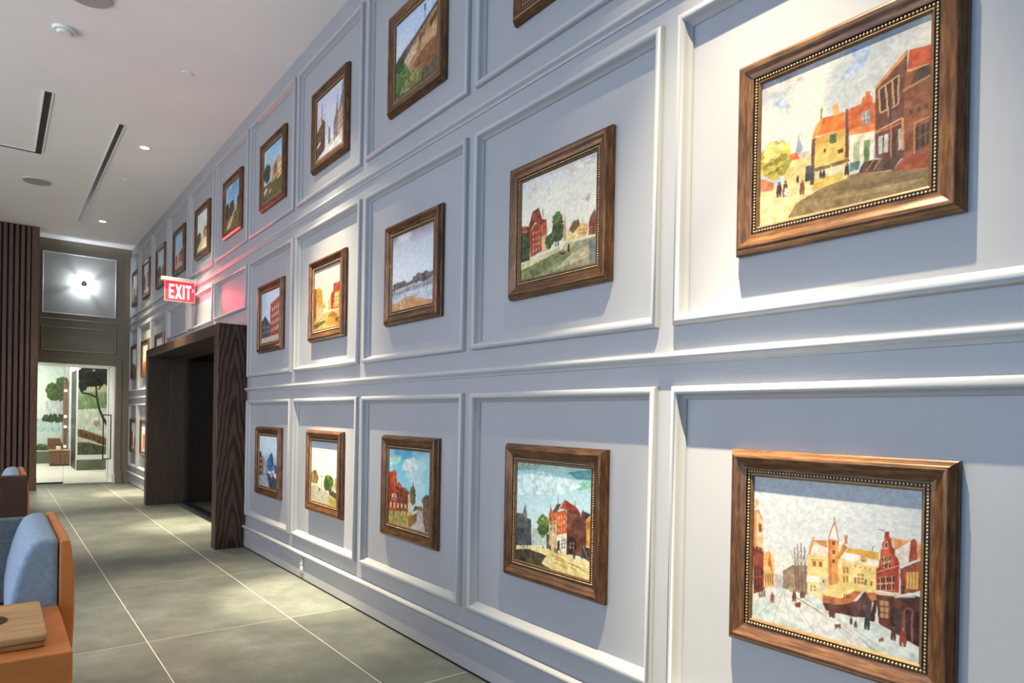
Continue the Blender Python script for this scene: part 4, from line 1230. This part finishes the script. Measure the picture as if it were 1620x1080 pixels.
po = bpy.data.objects.new('wall_lamp_light', pd)
po.location = (1.204, YE - 0.006 - 0.085, 3.543)
COL.objects.link(po)

# ================================================================ SMALL WALL FITTINGS
root = empty('power_outlet', (XW - 0.013, 5.168, 0.116), 'pale power outlet plate low on the blue-grey baseboard', 'outlet')
MB().box(-0.006, -0.0005, -0.036, 0.036, -0.058, 0.058).build('plate', M['trim'], root, bevel=0.002)
for dz in (-0.022, 0.022):
    MB().box(-0.0085, -0.0062, -0.016, 0.016, dz - 0.014, dz + 0.014).build('socket', M['white'], root, bevel=0.002)
root = empty('wall_switch', (XW, 6.732, 1.02), 'white wall switch squeezed beside the right post of the wooden portal', 'switch')
MB().box(-0.008, -0.0005, -0.013, 0.013, -0.05, 0.05).build('plate', M['white'], root, bevel=0.002)  # white plate put in where a bit of wall is lit bright
MB().box(-0.011, -0.0082, -0.006, 0.006, -0.016, 0.016).build('rocker', M['white'], root, bevel=0.001)

# ================================================================ ROOM BEYOND: FURNITURE AND LAMPS
ch = empty('wooden_chest', (1.01, 18.7, 0.004), 'brown wooden chest against the mural beyond the glass door', 'chest')
MB().box(0.0, 0.39, 0.0, 0.5, 0.03, 0.345).build('body', M['chest'], ch, bevel=0.005)
MB().box(-0.02, 0.40, -0.015, 0.51, 0.346, 0.372).build('top', M['oak'], ch, bevel=0.004)
for x0 in (0.012, 0.2):
    d_ = MB().box(x0, x0 + 0.178, -0.012, -0.0005, 0.06, 0.33).build('door', M['chest'], ch, bevel=0.003)
    MB().disc((x0 + 0.089, 0.24), 0.009, 'y', -0.03, -0.0125, 12).build('knob', M['bronze'], d_)
for (x0, y0) in ((0.005, 0.01), (0.355, 0.01), (0.005, 0.46), (0.355, 0.46)):
    MB().box(x0, x0 + 0.03, y0, y0 + 0.03, 0.0005, 0.0295).build('foot', M['black'], ch)
bo = MB().prism([(0.97, 0.384), (1.30, 0.384), (1.22, 0.64), (0.98, 0.64)], 'y', 19.05, 19.18).build('slanted_box', M['chest'], bevel=0.006)
tag(bo, 'brown slanted wooden box standing on the chest beyond the glass door', 'box')
wb = MB().box(1.13, 1.22, 18.8, 18.9, 0.3765, 0.46).build('white_box', M['white'], bevel=0.006)
tag(wb, 'small white box on top of the wooden chest beyond the glass door', 'box')
col = empty('wooden_column', (1.30, 19.45, 0.004), 'dark wooden column with small lamps beyond the glass door', 'column')
MB().box(0, 0.085, 0, 0.12, 0, 1.95).build('shaft', M['chest'], col, bevel=0.006)
MB().box(-0.015, 0.1, -0.015, 0.135, 1.951, 2.0).build('capital', M['chest'], col, bevel=0.004)
for z in (0.42, 0.9, 1.15, 1.78):
    MB().disc((0.045, z), 0.026, 'y', -0.03, -0.0005, 20, 0.03).build('lamp_globe', M['lampsmall'], col, bevel=0.006)  # glowing discs put in for whitish highlights on the column
root = empty('wall_plate', (1.75, 17.196, 1.09), 'white and brown wall plate on the tree mural beyond the glass door', 'wall plate')
MB().box(-0.05, 0.05, -0.02, -0.0005, -0.005, 0.075).build('white_plate', M['white'], root, bevel=0.003)
MB().box(-0.04, 0.055, -0.03, -0.0005, -0.075, -0.0055).build('brown_plate', M['oak'], root, bevel=0.003)
for (x, y, lab) in ((0.7, 16.4, 'ceiling panel lamp nearer the glass door in the room beyond'), (0.5, 18.4, 'ceiling panel lamp near the back mural in the room beyond')):
    root = empty('ceiling_panel_lamp', (x, y, 2.75), lab, 'ceiling lamp', 'ceiling panel lamps beyond the glass door')
    MB().box(-0.32, 0.32, -0.32, 0.32, -0.03, -0.0005).build('housing', M['white'], root, bevel=0.004)
    MB().box(-0.29, 0.29, -0.29, 0.29, -0.034, -0.0305).build('diffuser', M['lamp'], root)
    area_light('panel_lamp_light', (x, y, 2.70), (0, 0, 0), 0.56, 0.56, 34, (1.0, 0.95, 0.85))
root = empty('lobby_downlight', (3.0, 8.9, 2.07), 'small round downlight in the soffit behind the portal glass', 'downlight')
MB().disc((0, 0), 0.055, 'z', -0.006, -0.0005).build('trim_ring', M['white'], root)
MB().disc((0, 0), 0.042, 'z', -0.0075, -0.0062).build('diffuser', M['lamp'], root)
spot_light('lobby_beam', (3.0, 8.9, 2.055), (2.9, 8.9, 0), 45, (0.9, 1.0, 0.92), 110, 0.8)


# ================================================================ SEATING
def rounded(o, width, seg=4):
    b = o.modifiers.new('bevel', 'BEVEL')
    b.width = width
    b.segments = seg
    b.limit_method = 'ANGLE'
    b.angle_limit = math.radians(35)
    for p in o.data.polygons:
        p.use_smooth = True
    w = o.modifiers.new('wn', 'WEIGHTED_NORMAL')
    w.keep_sharp = True
    return o


def sofa(loc, label, wing, arm):
    # local: x to the aisle, y away from the camera; the back runs along y at x = 0.13..0.17
    root = empty('leather_sofa', loc, label, 'sofa', 'tan leather sofas with blue cushions')
    L0, L1 = 0.0, 0.84
    shell = [(0.132, 0.40), (0.168, 0.40), (0.176, 0.46), (0.180, 0.56), (0.180, 0.68), (0.176, 0.76), (0.170, 0.81), (0.164, 0.85), (0.132, 0.85)]
    rounded(MB().prism(shell, 'y', L0, L1).build('backrest_shell', M['leather'], root), 0.010)
    cush = [(0.131, 0.47), (0.131, 0.857), (0.070, 0.858), (0.046, 0.838), (0.028, 0.80), (0.010, 0.744), (-0.008, 0.66), (-0.018, 0.58), (-0.018, 0.47)]
    rounded(MB().prism(cush, 'y', L0 + 0.004, L1 - 0.07).build('back_cushion', M['fabric'], root), 0.022, 5)
    MB().box(-0.70, 0.131, L0 + 0.004, L1 - 0.07, 0.16, 0.465).build('seat', M['leather'], root, bevel=0.02, seg=4)
    if wing == 'far':
        w0, w1, wi = L1 - 0.03, L1 + 0.03, (L1 - 0.069, L1 - 0.031)
    else:
        w0, w1, wi = -0.062, -0.002, None
    wz = 0.80 if wing == 'far' else 0.85
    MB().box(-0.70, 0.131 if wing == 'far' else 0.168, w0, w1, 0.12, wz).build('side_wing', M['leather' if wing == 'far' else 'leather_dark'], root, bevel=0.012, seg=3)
    if wi:
        MB().box(-0.68, 0.128, wi[0], wi[1], 0.466, 0.838).build('wing_pad', M['fabric_grey'], root, bevel=0.014, seg=4)
    if arm:
        MB().box(-0.70, 0.131, -0.572, -0.002, 0.10, 0.62).build('arm_rest', M['leather'], root, bevel=0.008, seg=3)
    y_near = -0.55 if arm else -0.05
    for (lx, ly) in ((0.08, y_near + 0.05), (-0.64, y_near + 0.05), (0.08, L1 - 0.08), (-0.64, L1 - 0.08)):
        MB().disc((lx, ly), 0.016, 'z', 0.001, 0.17 if not (arm and ly < 0) else 0.0995, 16, 0.022).build('leg', M['black'], root)
    return root


s1 = sofa((0.055, 2.868, 0), 'tan leather sofa with a blue back cushion and wide armrest in the left foreground', 'far', True)
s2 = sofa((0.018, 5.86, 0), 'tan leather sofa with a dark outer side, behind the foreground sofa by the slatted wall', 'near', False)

tr = empty('oak_tray', (0.125, 2.372, 0.6215), 'rounded oak tray board lying on the tan leather armrest', 'tray')


def round_rect(x0, x1, y0, y1, r, n=6):
    p = []
    for cx, cy, a0 in ((x1 - r, y0 + r, -90), (x1 - r, y1 - r, 0), (x0 + r, y1 - r, 90), (x0 + r, y0 + r, 180)):
        for i in range(n + 1):
            a = math.radians(a0 + 90 * i / n)
            p.append((cx + r * math.cos(a), cy + r * math.sin(a)))
    return p


MB().prism(round_rect(-0.70, 0.0, 0.0, 0.42, 0.018), 'z', 0.0, 0.017).build('lower_layer', M['oak'], tr, bevel=0.004)
MB().prism(round_rect(-0.70, 0.004, -0.006, 0.425, 0.018), 'z', 0.0172, 0.038).build('top_layer', M['oak'], tr, bevel=0.005)
MB().disc((-0.155, 0.22), 0.068, 'z', 0.0382, 0.0400, 32).build('inlay_disc', M['bronze'], tr)
